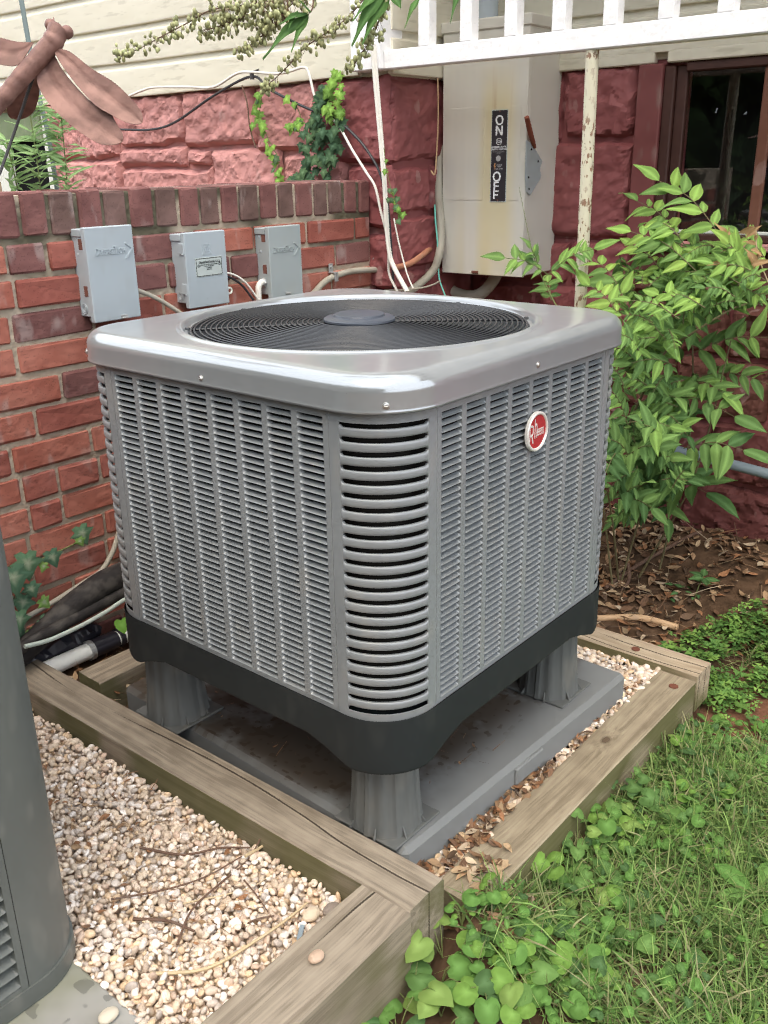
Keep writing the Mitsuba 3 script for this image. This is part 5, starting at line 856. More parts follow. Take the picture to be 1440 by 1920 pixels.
# ---------------------------------------------------------------- dragonfly ornament and garden pole
df = thing('dragonfly_ornament', 'rust coloured metal dragonfly garden ornament on a thin stake', 'garden ornament')
P = np.array(D['df_body'])[1:]; Pc = crom(P, 8); tt = np.linspace(0, 1, len(Pc))
rad = (.0165 - .005 * tt) * (1 + .06 * np.abs(np.sin(tt * 32)) + .09 * (meshkit.noise(Pc * 90) - .5)); obj('body', tube(Pc, rad, 14, 1, False), 'copper', df, smooth=40)
hd_ = np.array(D['df_body'][1]); sp = trimesh.creation.icosphere(3)
obj('head', cat([trimesh.Trimesh(sp.vertices * .0125 + hd_ + (-.004, .004, -.002), sp.faces), trimesh.Trimesh(sp.vertices * .0095 + hd_ + (-.006, .012, .006), sp.faces), trimesh.Trimesh(sp.vertices * .0105 + hd_ + (.009, -.008, -.005), sp.faces)]), 'copper', df, smooth=True)
obj('antenna', tube([hd_ + (-.004, .006, .010), np.array(D['df_ant'][1])], [.002, .0005], 6, 2, False), 'copper', df)
def wing(pts, seed, lift):
    P = np.array(pts); c = P.mean(0); u = nrm(P[len(P) // 2] - P[0]); n = nrm(np.cross(u, P[len(P) // 4] - c)); n = n if n @ (CAM - c) > 0 else -n
    v = np.cross(n, u); q = shapely.Polygon(crom(np.c_[np.stack([(P - P[0]) @ u, (P - P[0]) @ v], 1), np.zeros(len(P))], 4)[:, :2]).buffer(0); q = max(getattr(q, 'geoms', [q]), key=lambda g: g.area)
    x0, _, L, _ = q.bounds; top, bot = [], []
    for x in x0 + (L - x0) * (.5 - .5 * np.cos(np.linspace(.04, math.pi - .04, 24))):
        s_ = q.intersection(shapely.LineString([(x, -1), (x, 1)])); _, ya, _, yb = s_.bounds; y = np.linspace(ya, yb, 9); ym = (ya + yb) / 2
        z = lift * (x / L) ** 2 + .10 * np.abs(y - ym) - .0012 * np.exp(-((y - ym) / .002) ** 2) + .0016 * np.sin(x * 60 + seed)
        top.append(np.stack([y * 0 + x, y, z + .0007], 1)); bot.append(np.stack([y * 0 + x, y, z - .0007], 1)[::-1])
    m = loft([np.vstack([a, b]) for a, b in zip(top, bot)], False); m.apply_transform(frame(P[0], u, v, n)); return m
for nm, s, l in (('df_wing_a', 1, .01), ('df_wing_b', 2, .006), ('df_wing_c', 3, .01), ('df_wing_d', 4, -.01)):
    obj('wing', wing(D[nm], s, l), 'copper', df, smooth=50)
R4 = D['df_rod']; obj('stake', tube(R4 + [[-.2, .79, .40], [-.33, .80, -.35]], .0026, 8, 5), 'rod_dark', df, smooth=40)
hk = D['hook_pole']; k = newkey('garden_pole'); scene[k] = ply(tube([(.437, 1.42, -.3), hk[2], hk[1], hk[0], (.385, 1.42, 1.7)], .0058, 10, 4), 'rod_grey', smooth=40); tag(k, 'slim grey green metal garden pole standing behind the brick wall', 'pole')
# ---------------------------------------------------------------- ground
def gh(x, y):
    x, y = np.asarray(x, float), np.asarray(y, float)
    q = np.stack([x * 2.2, y * 2.2, x * 0], -1)
    h = -.433 + .03 * (meshkit.fbm(q, 3) - .5)
    h = h - .055 * np.exp(-((x - 1.15) ** 2 + (y + .18) ** 2) / .08)           # worn soil by the timber corner
    h = h + .10 * np.exp(-((x - .11) ** 2 / .010 + (y + .115) ** 2 / .006))
    t = np.clip((x - 1.17) / .68, 0, 1); s = np.clip((y + .45) / .4, 0, 1)
    h = h + .155 * t * t * (3 - 2 * t) * (s * s * (3 - 2 * s) * .75 + .25)
    return h
def ground_patch(x0, x1, y0, y1, n, m):
    u, v = np.meshgrid(np.linspace(x0, x1, n), np.linspace(y0, y1, m), indexing='ij')
    V = np.stack([u, v, gh(u, v)], -1).reshape(-1, 3); i, j = np.meshgrid(np.arange(n - 1), np.arange(m - 1), indexing='ij'); a = (i * m + j).ravel()
    return trimesh.Trimesh(V, np.vstack([np.stack([a, a + m, a + m + 1], 1), np.stack([a, a + m + 1, a + 1], 1)]), process=False)
lawn_far = newkey('ground'); scene[lawn_far] = ply(cbox(-120, 120, -120, 120, -.75, -.56, .01), 'soil'); tag(lawn_far, 'soil of the wider garden', None, None, 'structure')
gs = newkey('garden_soil'); scene[gs] = ply(ground_patch(-1.6, 2.3, -2.6, 1.3, 150, 150), 'soil', smooth=True); tag(gs, 'brown and reddish soil under the grass and leaf litter', None, None, 'structure')
bed = newkey('bed_soil'); scene[bed] = ply(cat([cbox(.05, 1.03, -.02, .94, -.45, -.366, .004), cbox(-.4, 1.38, 1.0, 1.199, -.43, -.325, .004)]), 'soil'); tag(bed, 'soil and fill inside the timber edged beds', None, None, 'structure')

gbase = newkey('gravel_base'); scene[gbase] = ply(cbox(-1.4, -.05, .02, 1.199, -.43, -.332, .004), 'bed_sand'); tag(gbase, 'tan sand and grit under the pea gravel', None, None, 'structure')
# ---------------------------------------------------------------- gravel
ICO = trimesh.creation.icosphere(1); PC = np.array([(.60, .49, .37), (.64, .54, .43), (.54, .43, .32), (.66, .58, .50), (.58, .43, .28), (.52, .45, .39), (.72, .66, .60), (.55, .41, .31), (.48, .38, .29), (.62, .51, .41)])
def pebbles(P, rmin, rmax, rs, flat=.7):
    n = len(P); nv = len(ICO.vertices); V = np.repeat(ICO.vertices[None], n, 0)
    dirs = rs.normal(0, 1, (n, 4, 3)); dirs /= np.linalg.norm(dirs, axis=2, keepdims=True)
    k = np.einsum('nvi,nki->nvk', V, dirs); V = V * (1 - .28 * np.clip(k - .35, 0, 1).sum(2) + .05 * (rs.rand(n, nv) - .5))[..., None]
    r = rmin + (rmax - rmin) * rs.rand(n) ** 1.8
    sc = r[:, None] * np.stack([1 + .5 * rs.rand(n), .8 + .3 * rs.rand(n), flat + .3 * (rs.rand(n) - .5)], 1)
    V = V * sc[:, None]; Q = rs.normal(0, 1, (n, 4)) * (.35, .35, 1, 1); Q /= np.linalg.norm(Q, axis=1, keepdims=True)
    x, y, z, w = Q.T
    Rm = np.stack([np.stack([1 - 2 * (y * y + z * z), 2 * (x * y - z * w), 2 * (x * z + y * w)], 1), np.stack([2 * (x * y + z * w), 1 - 2 * (x * x + z * z), 2 * (y * z - x * w)], 1), np.stack([2 * (x * z - y * w), 2 * (y * z + x * w), 1 - 2 * (x * x + y * y)], 1)], 1)
    V = np.einsum('nij,nvj->nvi', Rm, V) + P[:, None]
    F = ICO.faces[None] + (np.arange(n) * nv)[:, None, None]
    c = PC[rs.randint(len(PC), size=n)] * (.75 + .45 * rs.rand(n, 1)); c = np.repeat(c[:, None], nv, 1) * (.93 + .14 * rs.rand(n, nv, 1))
    return trimesh.Trimesh(V.reshape(-1, 3), F.reshape(-1, 3), process=False), np.clip(c.reshape(-1, 3), 0, 1)
def scatter(x0, x1, y0, y1, d, rs, keep):
    gx, gy = np.meshgrid(np.arange(x0, x1, d), np.arange(y0, y1, d)); P = np.stack([gx.ravel(), gy.ravel()], 1) + (rs.rand(gx.size, 2) - .5) * d * 1.1
    return P[keep(P)]
rp = np.random.RandomState(21)
def keep_bed(P): return ((P[:, 0] > -.424) | ((P[:, 0] > -.7) & (P[:, 1] < .0))) & (P[:, 0] < -.058 - P[:, 1] * .012) & (P[:, 1] > .032)
A = scatter(-.43, 0, .035, 1.18, .0093, rp, keep_bed); A = np.c_[A, -.331 + .010 * (meshkit.fbm(np.c_[A * 6, A[:, :1] * 0], 3) - .5) + .004 * rp.rand(len(A))]
B_ = scatter(-.43, 0, .035, 1.18, .0105, rp, keep_bed); B_ = np.c_[B_, -.321 + .012 * (meshkit.fbm(np.c_[B_ * 6, B_[:, :1] * 0], 3) - .5) + .007 * rp.rand(len(B_))]
m, c = pebbles(np.vstack([A, B_]), .0041, .0092, rp)
k = newkey('gravel'); scene[k] = ply(m, 'pebble', smooth=True, color=c); tag(k, 'tan and cream pea gravel filling the timber edged bed', 'gravel', None, 'stuff')
Q = scatter(.06, 1.02, -.014, .036, .0105, rp, lambda P: P[:, 0] > 0); Q2 = scatter(.85, 1.025, -.014, .5, .0115, rp, lambda P: P[:, 0] > .858)
Q = np.vstack([Q, Q2, Q2 + .004]); Q = np.c_[Q, -.360 + .012 * rp.rand(len(Q)) + .010 * (meshkit.fbm(np.c_[Q * 9, Q[:, :1] * 0], 2) - .5)]
m, c = pebbles(Q, .005, .0105, rp)
k = newkey('gravel'); scene[k] = ply(m, 'pebble', smooth=True, color=c); tag(k, 'narrow strip of gravel between the grey pad and the weathered timber', 'gravel', None, 'stuff')
def single_pebble(p, r, col, label, seed, sc=(1.3, 1, .6)):
    rr = np.random.RandomState(seed); m = trimesh.creation.icosphere(3); m.vertices *= np.array(sc) * r * (1 + .12 * (meshkit.fbm(m.vertices * 1.6 + seed, 2) - .5)[:, None]); m.vertices += p
    k = newkey('pebble'); scene[k] = ply(m, 'pebble', smooth=True, color=np.tile(col, (len(m.vertices), 1))); tag(k, label, 'pebble')
single_pebble((-.213, -.022, -.260), .0105, (.40, .29, .21), 'round tan pebble resting on top of the cracked timber', 1)
single_pebble((-.448, .17, -.304), .012, (.5, .45, .36), 'pale pebble on the concrete slab below the dark unit', 2)
single_pebble((-.092, .060, -.311), .013, (.22, .18, .15), 'large grey brown pebble in the gravel corner by the timber', 3)
single_pebble((-.122, .078, -.309), .013, (.56, .46, .34), 'large smooth cream pebble near the gravel corner', 4)
k = newkey('scrap'); scene[k] = ply(xf(cbox(-.014, .014, -.004, .004, 0, .002, .0008), leaf_frame((-.163, .062, -.306), (1, .6, .25), (0, 0, 1), 1)), 'pipe_blue_grey'); tag(k, 'small blue plastic scrap on the gravel', 'scrap')

# ---------------------------------------------------------------- twigs on the gravel
def gz_(x, y): return -.336
TW = [([(-.30, .20), (-.24, .235), (-.16, .25), (-.09, .26), (-.02, .275)], .0022, 'long dark bent twig crossing the middle of the gravel', 'twig'),
      ([(-.31, .36), (-.24, .31), (-.17, .285), (-.10, .27)], .0018, 'thin reddish twig slanting over the upper gravel', 'twig'),
      ([(-.10, .26), (-.04, .262), (.01, .255), (.03, .25)], .0028, 'pale broken twig end poking over the long timber', 'straw'),
      ([(-.20, .43), (-.16, .36), (-.11, .315), (-.08, .27)], .0026, 'rough brown twig near the long timber', 'twig'),
      ([(-.36, .19), (-.30, .13), (-.22, .105), (-.15, .10), (-.10, .105)], .0032, 'thick pale straw stalk at the bottom of the gravel', 'straw'),
      ([(-.23, .155), (-.19, .14), (-.165, .12)], .0018, 'short dark twig fork in the lower gravel', 'twig'),
      ([(-.31, .30), (-.28, .245), (-.265, .20)], .003, 'flat reddish bark strip on the gravel', 'twig'),
      ([(-.14, .22), (-.15, .18), (-.16, .14)], .0015, 'thin straight twig pointing down the gravel', 'twig'),
      ([(-.03, .33), (-.028, .36)], .0012, 'small upright stalk by the long timber', 'straw'),
      ([(-.24, .26), (-.14, .205), (-.07, .20)], .0013, 'fine pale twig under the long dark twig', 'straw'),
      ([(-.03, .20), (.0, .165), (-.01, .14)], .0022, 'tan curled stem leaning on the timber edge', 'pale_stick')]
for i, (P, r, lab, mat) in enumerate(TW):
    zz = [-.309 + .005 * math.sin(j * 1.7 + i) + (.03 if P[j][0] > -.035 else 0) for j in range(len(P))]
    if i == 8: zz = [-.310, -.274]
    k = newkey('twig'); scene[k] = ply(tube([(x, y, z) for (x, y), z in zip(P, zz)], [r, r * .6], 6, 5), mat, smooth=40); tag(k, lab, 'twig')

# ---------------------------------------------------------------- litter, grass, clover, weeds
LC = np.array([(.21, .13, .075), (.29, .19, .11), (.15, .085, .05), (.36, .26, .16), (.24, .12, .06), (.11, .07, .045), (.42, .33, .23)])
def flat_leaves(P, size, rs, cols, tilt=.5, aspect=.45, curl=.35):
    n = len(P); t = np.linspace(0, 1, 5); w = np.sin(np.pi * t ** .8) * .5 * aspect; V0 = []
    for a, b in zip(t, w): V0 += [(a - .5, -b, 0), (a - .5, 0, 0), (a - .5, b, 0)]
    V0 = np.array(V0); s = size[0] + (size[1] - size[0]) * rs.rand(n); cu = rs.normal(0, curl, n)
    V = np.repeat(V0[None], n, 0); V[..., 2] = cu[:, None] * (V0[None, :, 0] ** 2) * 1.6 + rs.normal(.25, .3, n)[:, None] * np.abs(V0[None, :, 1])
    V *= s[:, None, None]; a = rs.rand(n) * 6.283; e = rs.normal(0, tilt, n); r2 = rs.normal(0, tilt, n)
    x = np.stack([np.cos(a) * np.cos(e), np.sin(a) * np.cos(e), np.sin(e)], 1); h = np.stack([-np.sin(a), np.cos(a), a * 0], 1); zc = np.cross(x, h); y = h * np.cos(r2)[:, None] + zc * np.sin(r2)[:, None]; z = np.cross(x, y)
    V = V[..., :1] * x[:, None] + V[..., 1:2] * y[:, None] + V[..., 2:] * z[:, None] + P[:, None]
    F0 = []
    for q in range(4):
        for k in (0, 1): b = q * 3 + k; F0 += [(b, b + 3, b + 4), (b, b + 4, b + 1)]
    F = np.array(F0)[None] + (np.arange(n) * 15)[:, None, None]; c = cols[rs.randint(len(cols), size=n)] * (.7 + .6 * rs.rand(n, 1))
    return trimesh.Trimesh(V.reshape(-1, 3), F.reshape(-1, 3), process=False), np.clip(np.repeat(c[:, None], 15, 1).reshape(-1, 3), 0, 1)
def strands(P, L, w, rs, cols, up_=.9, segs=3, bend=.6):
    n = len(P); a = rs.rand(n) * 6.283; out = np.stack([np.cos(a), np.sin(a), a * 0], 1); el = np.clip(rs.normal(up_, .35, n), .05, 1.5)
    l = L[0] + (L[1] - L[0]) * rs.rand(n); d = out * np.cos(el)[:, None] + np.array([0, 0, 1.0]) * np.sin(el)[:, None]; sd_ = np.stack([-np.sin(a), np.cos(a), a * 0], 1)
    sd_ = sd_ + .6 * rs.normal(0, 1, (n, 3)) * (0, 0, 1); ww = w[0] + (w[1] - w[0]) * rs.rand(n); V = []
    b_ = bend * rs.rand(n)
    for q in range(segs + 1):
        t = q / segs; c = P + d * (l * t)[:, None] + (out * .35 - np.array([0, 0, .75])) * (b_ * l * t * t)[:, None]; k = ww * (1 - t ** 1.6) * .5 + .00012
        V += [c - sd_ * k[:, None], c + sd_ * k[:, None]]
    V = np.stack(V, 1); F0 = []
    for q in range(segs): b = q * 2; F0 += [(b, b + 2, b + 3), (b, b + 3, b + 1)]
    F = np.array(F0)[None] + (np.arange(n) * len(V[0]))[:, None, None]; c = cols[rs.randint(len(cols), size=n)] * (.75 + .5 * rs.rand(n, 1))
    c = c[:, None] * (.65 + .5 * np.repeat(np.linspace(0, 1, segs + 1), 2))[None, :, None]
    return trimesh.Trimesh(V.reshape(-1, 3), F.reshape(-1, 3), process=False), np.clip(c.reshape(-1, 3), 0, 1)
def stuff(name, label, cat_, mcs, mat):
    ms, cs = zip(*mcs); V, F, at = [], [], 0
    for m in ms: V.append(m.vertices); F.append(m.faces + at); at += len(m.vertices)
    k = newkey(name); scene[k] = ply(trimesh.Trimesh(np.vstack(V), np.vstack(F), process=False), mat, smooth=True, color=np.vstack(cs)); return tag(k, label, cat_, None, 'stuff')
rl = np.random.RandomState(31)
def pts_in(n, x0, x1, y0, y1, rs, keep=None, dz=0.0, zj=.0):
    P = np.stack([rs.uniform(x0, x1, n), rs.uniform(y0, y1, n)], 1)
    if keep is not None: P = P[keep(P[:, 0], P[:, 1])]
    return np.c_[P, gh(P[:, 0], P[:, 1]) + dz + zj * rs.rand(len(P))]
mul = lambda x, y: y > -.36 + .33 * (x - 1.17) * 0 - .05 * np.sin(x * 9) + .22 * np.clip(1.62 - x, 0, 1) * 0 + .16
P1 = pts_in(1900, 1.115, 1.86, -.35, 1.1, rl, lambda x, y: y > -.12 + .12 * np.sin(x * 7) - .35 * (x - 1.5), .004, .012)
P2 = pts_in(150, .12, .62, -.22, -.1, rl, None, .003, .008)
mulch = [flat_leaves(P1, (.02, .055), rl, LC, .35), strands(np.repeat(P1[::4], 2, 0), (.03, .12), (.0012, .003), rl, LC, .1, 2, .2)]
stuff('leaf_litter', 'brown dead leaves and stems on the mulch bed behind the shrub', 'leaf litter', mulch, 'litter')
P3 = np.stack([rl.uniform(.09, .5, 210), rl.uniform(-.018, .026, 210)], 1); P3 = np.c_[P3, -.347 + .012 * rl.rand(210)]
P4 = np.stack([rl.uniform(.05, .36, 260), rl.uniform(-.25, -.02, 260)], 1); P4 = np.c_[P4, np.maximum(gh(P4[:, 0], P4[:, 1]) + .01, np.where((P4[:, 1] > -.108) & (P4[:, 1] < -.01) & (P4[:, 0] > .125), -.341, -1))]
P5 = np.stack([rl.uniform(.5, .95, 120), rl.uniform(-.014, .02, 120)], 1); P5 = np.c_[P5, -.350 + .01 * rl.rand(120)]
stuff('leaf_litter', 'curled brown leaves collected along the edge of the grey pad', 'leaf litter', [flat_leaves(P3, (.014, .036), rl, LC, .5), flat_leaves(P4[P4[:, 0] < .26], (.018, .045), rl, LC, .35), flat_leaves(P5, (.01, .022), rl, LC, .4)], 'litter')
P6 = np.stack([rl.uniform(.12, .85, 260), rl.uniform(.06, .8, 260)], 1); P6 = P6[meshkit.fbm(np.c_[P6 * 8, P6[:, :1] * 0], 2) > .47]; P6 = np.c_[P6, np.full(len(P6), ZP + .002)]
stuff('leaf_litter', 'pine needles and debris on the pad under the raised unit', 'leaf litter', [strands(P6, (.01, .05), (.0006, .0014), rl, LC[[0, 2, 4, 5]], .03, 2, .05), flat_leaves(P6[::3], (.005, .014), rl, LC[[0, 2, 5]], .2)], 'litter')
P7 = np.stack([rl.uniform(.0, .30, 90), rl.uniform(.86, 1.08, 90)], 1); P7 = np.c_[P7, np.full(90, -.315)]
stuff('leaf_litter', 'twigs and leaves around the drain pipe behind the long timber', 'leaf litter', [flat_leaves(P7, (.012, .03), rl, LC, .5), strands(P7, (.03, .09), (.001, .0022), rl, LC, .1, 2, .1)], 'litter')

GC = np.array([(.14, .24, .075), (.18, .30, .09), (.22, .35, .11), (.12, .20, .065), (.28, .40, .13), (.27, .33, .13), (.36, .35, .19)])
DC = np.array([(.32, .25, .13), (.40, .33, .19), (.22, .15, .08)])
def lawn_ok(x, y): return (y < -.112) & (x - .55 * (y + .1) > -.02) & ((x < 1.17) | (y < -.05 - .35 * (x - 1.17)))
rg = np.random.RandomState(41)
def dens(P, f, th, sd_): return meshkit.fbm(np.c_[P[:, :2] * f, P[:, :1] * 0 + sd_], 3) > th
G = pts_in(85000, .05, 2.2, -1.25, -.1, rg, lawn_ok)
bare = ((G[:, 0] - 1.18) ** 2 / .05 + (G[:, 1] + .21) ** 2 / .012) < 1
dryz = np.exp(-((G[:, 0] - 1.3) ** 2 + (G[:, 1] + .33) ** 2) / .035)
leaf_zone = (G[:, 1] > -.30 - .12 * np.sin(G[:, 0] * 8)) & (G[:, 0] < .75)
keep = (~bare) & (rg.rand(len(G)) > .55 * dryz) & (rg.rand(len(G)) > .45 * leaf_zone) & (dens(G, 5, .36, 3) | (rg.rand(len(G)) < .5))
G = G[keep]; dz_ = rg.rand(len(G)) < (.05 + .6 * np.exp(-((G[:, 0] - 1.3) ** 2 + (G[:, 1] + .33) ** 2) / .05))
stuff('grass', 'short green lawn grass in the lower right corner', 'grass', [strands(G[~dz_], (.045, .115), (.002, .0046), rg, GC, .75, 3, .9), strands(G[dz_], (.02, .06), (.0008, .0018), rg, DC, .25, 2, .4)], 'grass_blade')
# clover patch
CC = np.array([(.14, .27, .075), (.18, .33, .085), (.11, .22, .065), (.24, .40, .10)])
def clover(P, r, rs):
    n = len(P); t = np.linspace(-1.0, 1.0, 4); fan = [(0, 0, 0)] + [(math.cos(a * .62) * (1 - .12 * (abs(a) < .4)), math.sin(a * .62), .12 * abs(a)) for a in t]
    V0 = np.array(fan); V, C = [], []; F0 = np.array([(0, 1, 2), (0, 2, 3), (0, 3, 4)]); h0 = rs.rand(n) * 6.28
    tl = rs.normal(0, .3, (n, 2)); rr = r[0] + (r[1] - r[0]) * rs.rand(n); base = CC[rs.randint(len(CC), size=n)] * (.7 + .6 * rs.rand(n, 1))
    for k in range(3):
        a = h0 + k * 2.094; c, s = np.cos(a)[:, None], np.sin(a)[:, None]
        q = np.stack([V0[None, :, 0] * c - V0[None, :, 1] * s, V0[None, :, 0] * s + V0[None, :, 1] * c, np.repeat(V0[None, :, 2] * .35, n, 0)], -1)
        q[..., 2] += q[..., 0] * tl[:, :1] + q[..., 1] * tl[:, 1:]
        V.append(q * rr[:, None, None] + P[:, None]); C.append(np.repeat(base[:, None], 5, 1))
    V = np.stack(V, 1).reshape(-1, 3); C = np.stack(C, 1).reshape(-1, 3); F = (F0[None] + (np.arange(3 * n) * 5)[:, None, None]).reshape(-1, 3)
    return trimesh.Trimesh(V, F, process=False), C
P = pts_in(8500, 1.05, 2.1, -.62, .16, rg, lambda x, y: (y < -.02 - .1 * (x - 1.17) * 0 + .05 * np.sin(x * 11) - .25 * (x - 1.45)) & (x + .6 * y > 1.05) & (x > 1.118), .012, .045)
P = P[dens(P, 9, .40, 8)]
stuff('clover', 'dense bright clover patch right of the pale timber', 'clover', [clover(P, (.009, .017), rg)], 'leaf')
P = pts_in(1500, .1, 1.6, -.9, -.12, rg, lawn_ok, .008, .03); P = P[dens(P, 6, .5, 15)]
stuff('clover', 'small scattered clover leaves growing through the lawn grass', 'clover', [clover(P, (.005, .010), rg)], 'leaf')
P8 = np.c_[rl.uniform(-.40, -.07, 130), rl.uniform(.12, 1.1, 130), np.full(130, -.3105)]; P8 = P8[keep_bed(P8)]
stuff('leaf_litter', 'small brown leaf bits lying on the pea gravel', 'leaf litter', [flat_leaves(P8, (.008, .026), rl, LC[[0, 2, 4, 4, 1]], .25), strands(P8[::2], (.02, .06), (.0007, .0015), rl, LC[[0, 2, 4]], .05, 2, .1)], 'litter')
# broad leaved weeds
HV = [lshape(outline_leaf(HEART, c, np.array(c) * 1.35 + .02, .22, i)) for i, c in enumerate([(.12, .225, .07), (.105, .195, .06), (.145, .26, .075), (.22, .33, .09), (.085, .16, .06)])]
RV = [lshape(outline_leaf(ROUND, c, np.array(c) * 1.35 + .02, .18, 9 + i)) for i, c in enumerate([(.13, .26, .065), (.18, .32, .07)])]
SV = [lshape(leaf_mesh(1, .42, .22, .5, 'spoon', 7, c, None, 50 + i)) for i, c in enumerate([(.11, .225, .055), (.14, .26, .07), (.17, .25, .10)])]
TV = [lshape(leaf_mesh(1, .11, .3, .5, 'strap', 7, c, None, 60 + i)) for i, c in enumerate([(.085, .17, .06), (.12, .22, .07)])]
def weed(x, y, n, size, kind, label, group=None, hgt=.05, z=None):
    y -= .010; k = thing('weed_plant', label, 'weed', group); b = np.array([x, y, float(gh(x, y)) if z is None else z]); st = []
    for i in range(n):
        a = rg.uniform(0, 6.28); r = rg.uniform(.25, 1.0) * size * 1.2; p = b + (math.cos(a) * r, math.sin(a) * r, hgt * rg.uniform(.4, 1.1))
        if kind == 'strap' or kind == 'spoon':
            d = nrm((math.cos(a), math.sin(a), rg.uniform(.3, 1.1) if kind == 'spoon' else rg.uniform(.8, 1.8))); s = size * rg.uniform(1.1, 1.7) * (1.5 if kind == 'strap' else 1)
            obj('leaf', (SV if kind == 'spoon' else TV)[rg.randint(2)], None, k, M=leaf_frame(b + (math.cos(a) * .004, math.sin(a) * .004, .004), d, nrm(np.array([-.2, -.2, 1]) - d * .3), s)); continue
        st.append(tube([b, (b + p) / 2 + (0, 0, .012), p], [.0011, .0008], 5, 3))
        d = nrm((math.cos(a), math.sin(a), rg.uniform(-.5, .2))); nn = nrm((-.35 + rg.normal(0, .3), -.3 + rg.normal(0, .3), 1))
        S = HV if kind == 'heart' else RV
        obj('leaf', S[rg.randint(len(S))], None, k, M=leaf_frame(p, d, nn, size * rg.uniform(.75, 1.2)))
    if st: obj('stem', cat(st), 'stem_green', k, smooth=40)
    return k
ORD = 'first second third fourth fifth sixth seventh eighth ninth tenth eleventh twelfth thirteenth'.split(); wi = 0
COV = [(rg.randint(7), None) for _ in range(1)]
PQ = pts_in(2900, .02, 1.15, -.70, -.11, rg, lawn_ok, .008, .04); PQ = PQ[(dens(PQ, 7, .47, 22)) & (rg.rand(len(PQ)) < np.clip(1.1 - (-PQ[:, 1] - .1) * 1.9, .16, 1))]
m_, c_ = merged(HV + RV + SV[:2], [(rg.choice([0, 1, 4, 5, 6, 7, 8, 5, 7]), leaf_frame(p, nrm((rg.normal(), rg.normal(), rg.normal(0, .3))), nrm((-.3 + rg.normal(0, .35), -.3 + rg.normal(0, .35), 1)), rg.uniform(.008, .027))) for p in PQ])
stuff('ground_cover', 'small leaved green ground cover along the outside of the weathered timber', 'ground cover', [(m_, c_)], 'leaf')
ORD_ = 0
WG = 'heart leaved weeds along the timber edge'
for x, y, n, s, h in sorted([(.30, -.155, 4, .034, .04), (.36, -.17, 5, .03, .05), (.44, -.135, 5, .032, .055), (.52, -.15, 5, .032, .05), (.58, -.125, 4, .036, .06), (.66, -.155, 4, .03, .045), (.46, -.21, 4, .03, .04), (.55, -.22, 4, .03, .035), (.38, -.24, 4, .03, .04), (.30, -.26, 4, .032, .035), (.24, -.215, 4, .03, .04)]):
    weed(x, y, n, s, 'heart', f'heart leaved green weed growing along the weathered timber, {ORD[wi]} from the timber corner', WG, h); wi += 1
wi = 0
WF = 'round leaved weeds at the bottom of the photo'
for x, y, n, s, h in sorted([(.02, -.11, 4, .032, .05), (-.02, -.10, 4, .036, .055), (.05, -.15, 5, .03, .045), (.10, -.17, 5, .03, .04), (.08, -.22, 5, .032, .04), (.00, -.17, 4, .038, .05), (.14, -.26, 4, .034, .04)]):
    weed(x, y, n, s, 'round', f'round leaved bright weed at the bottom of the photo, {ORD[wi]} from the left', WF, h); wi += 1
for i_, (x, y, n, s, h) in enumerate([(-.20, -.10, 4, .042, .06), (-.135, -.10, 5, .036, .07), (-.06, -.13, 5, .04, .06), (-.02, -.17, 5, .036, .05), (.04, -.20, 5, .04, .05), (.12, -.21, 4, .034, .05), (-.09, -.16, 5, .038, .05), (.07, -.26, 5, .034, .04), (.12, -.30, 5, .032, .04), (.02, -.23, 5, .036, .045)]):
    weed(x, y, n, s, 'round' if i_ % 2 else 'heart', f'low leafy weed along the very bottom of the photo, {ORD[i_]} from the left', 'weeds along the bottom of the photo', h)
for i_, (x, n, s, h) in enumerate([(.30, 4, .03, .075), (.40, 5, .028, .085), (.49, 4, .03, .08), (.60, 5, .026, .08)]): weed(x, -.122, n, s, 'heart' if i_ % 2 else 'round', f'taller weed leaning over the weathered timber edge, {ORD[i_]} from the timber corner', 'tall weeds leaning over the timber', h)
weed(-.075, -.085, 3, .052, 'heart', 'large heart leaved weed at the bottom edge in front of the cracked timber', None, .085)
weed(.015, -.078, 3, .045, 'heart', 'tall heart leaf weed standing against the timber corner', None, .105)
weed(.06, -.085, 8, .014, 'round', 'small bushy weed at the foot of the timber corner', None, .04)
weed(.105, -.105, 6, .024, 'round', 'small weed with pointed pale leaves right of the timber corner', None, .05)
weed(-.12, -.075, 5, .05, 'strap', 'clump of broad grass blades in front of the cracked timber', None)
weed(.34, -.118, 5, .042, 'spoon', 'upright spoon leaved weed leaning on the weathered timber', None)
weed(.545, -.105, 5, .045, 'spoon', 'curled spoon leaved weed halfway along the weathered timber', None)
weed(.63, -.28, 5, .05, 'spoon', 'pale folded dock leaves lying in the grass', None)
weed(.50, -.44, 4, .06, 'spoon', 'large pale leaf weed lying in the lawn near the right edge', None)
weed(.46, -.50, 3, .042, 'round', 'round bright leaf weed in the lawn at the right edge', None, .05)
weed(.28, -.37, 3, .034, 'heart', 'single fan shaped leaf weed in the middle of the lawn', None, .05)
weed(1.075, -.125, 7, .030, 'spoon', 'small dark leaved weed at the outer timber corner', None)
weed(.90, -.118, 6, .024, 'round', 'small round leaved weed against the weathered timber near its end', None, .05)
weed(.84, -.135, 4, .03, 'heart', 'dark rounded leaf weed beside the weathered timber', None, .045)
weed(1.20, .09, 8, .03, 'heart', 'lobed weed growing behind the pale timber', None, .03)
weed(1.145, .02, 6, .02, 'round', 'low weed touching the outer edge of the pale timber', None, .02)
PT = [lshape(leaf_mesh(1, .44, .1, .15, 'ovate', 6, c, None, 70 + i)) for i, c in enumerate([(.10, .20, .07), (.08, .165, .06)])]
sd2 = thing('seedling', 'young plant with a whorl of pointed leaves on the brown mulch', 'seedling')
o = np.array([1.52, .075, -.295]); obj('stem', tube([(1.50, .09, -.40), (1.51, .085, -.34), o], .0018, 6, 4), 'stem_green', sd2)
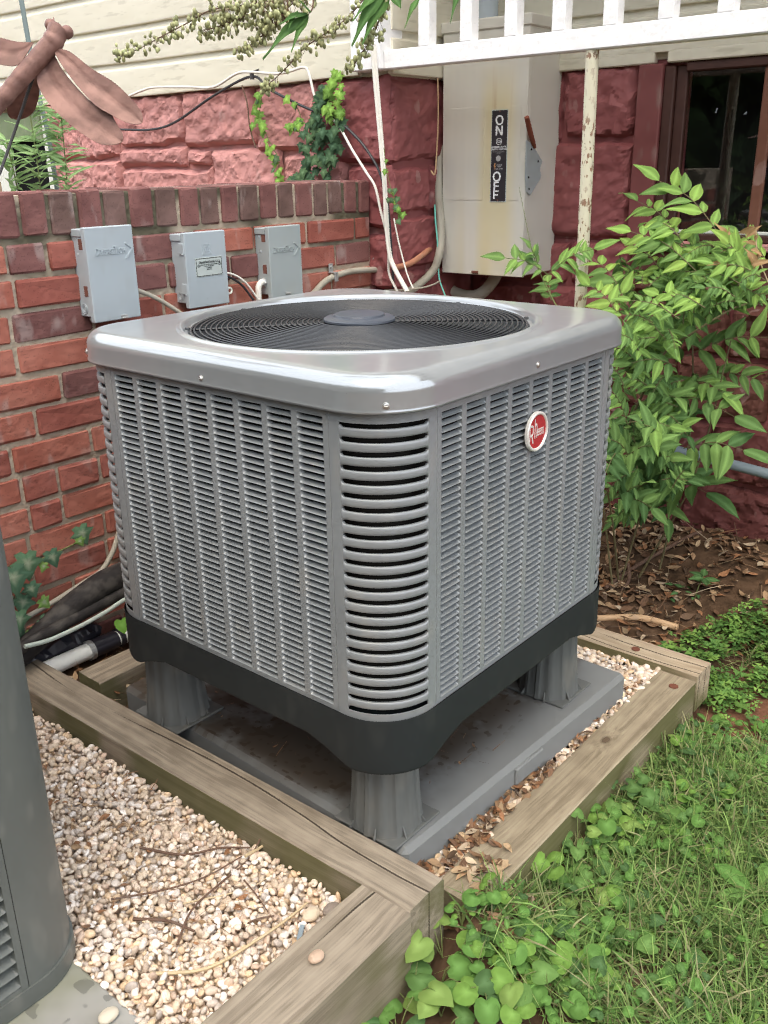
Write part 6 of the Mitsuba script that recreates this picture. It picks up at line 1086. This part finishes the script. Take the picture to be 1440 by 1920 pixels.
for i, (a, s) in enumerate([(0.3, .05), (1.5, .045), (2.6, .05), (3.7, .055), (5.0, .048), (2.0, .04), (4.4, .03)]):
    obj('leaf', PT[i % 2], None, sd2, M=leaf_frame(o - (0, 0, .003 * i), nrm((math.cos(a), math.sin(a), .15)), nrm((-.4, -.3, 1)), s))
for i in range(10):
    a = rg.uniform(0, 6.28); obj('leaf', PT[1], None, sd2, M=leaf_frame((1.49 + rg.uniform(-.05, .05), .12 + rg.uniform(-.05, .06), -.37 + rg.uniform(0, .04)), (math.cos(a), math.sin(a), .1), nrm((-.4, -.3, 1)), rg.uniform(.02, .036)))
st_ = newkey('grass_stalk'); scene[st_] = ply(cat([tube([(.20, -.235, gh(.2, -.235)), (.185, -.19, -.37), (.20, -.15, -.30)], .0016, 5, 5), tube([(.20, -.235, gh(.2, -.235)), (.182, -.19, -.37), (.192, -.148, -.298)], .0014, 5, 5)]), 'stem_green'); tag(st_, 'tall pale green grass stalk in front of the weathered timber', 'grass stalk')
# sticks on the mulch
for P, r, mat, lab in [([(1.300, .30, -.415), (1.36, .19, -.402), (1.375, .08, -.405)], .010, 'pale_stick', 'pale tan stick beside the pale timber on the mulch'),
                       ([(1.555, .075, -.385), (1.535, -.02, -.388), (1.505, -.12, -.395)], .0125, 'pale_stick', 'thick pale tan stick at the right edge of the photo'),
                       ([(1.42, .33, -.37), (1.56, .29, -.33), (1.74, .21, -.275), (1.78, .19, -.27)], .006, 'twig', 'long grey branch leaning across the mulch near the wall'),
                       ([(1.44, .30, -.39), (1.47, .28, -.35), (1.50, .30, -.31)], .005, 'twig', 'forked short branch under the shrub'),
                       ([(1.745, .045, -.345), (1.76, -.01, -.345), (1.78, -.08, -.346)], .009, 'soft_white', 'white broken stick lying on the mulch at the right edge')]:
    k = newkey('stick'); scene[k] = ply(tube(P, r, 9, 5), mat, smooth=40); tag(k, lab, 'stick')

# trees across the garden, behind the camera: the window and the top cap mirror them
hg = thing('hedge', 'tall dark green hedge across the garden, mirrored in the basement window', 'hedge')
rh = np.random.RandomState(77); nh = 15000
HPp = np.stack([rh.normal(0, .9, nh) - 9.0, rh.uniform(-9, 13, nh), rh.uniform(-.15, 1, nh) * 5.2], 1)
m, c = flat_leaves(HPp, (.35, .7), rh, np.array([(.03, .06, .018), (.04, .075, .02), (.025, .05, .018)]), .8, .6, .3)
obj('foliage', m, 'litter', hg, color=c, kind='stuff')
obj('trunk', cat([tube([(-9.2, y, -.6), (-9 + .2 * math.sin(y), y + .1, 3.4)], [.12, .05], 8, 3) for y in (-8,)]), 'twig', hg, smooth=40)
for y in (-5, -2, 1, 4, 7, 10): obj('trunk', tube([(-9.2, y, -.6), (-9 + .2 * math.sin(y), y + .1, 3.4)], [.12, .05], 8, 3), 'twig', hg, smooth=40)
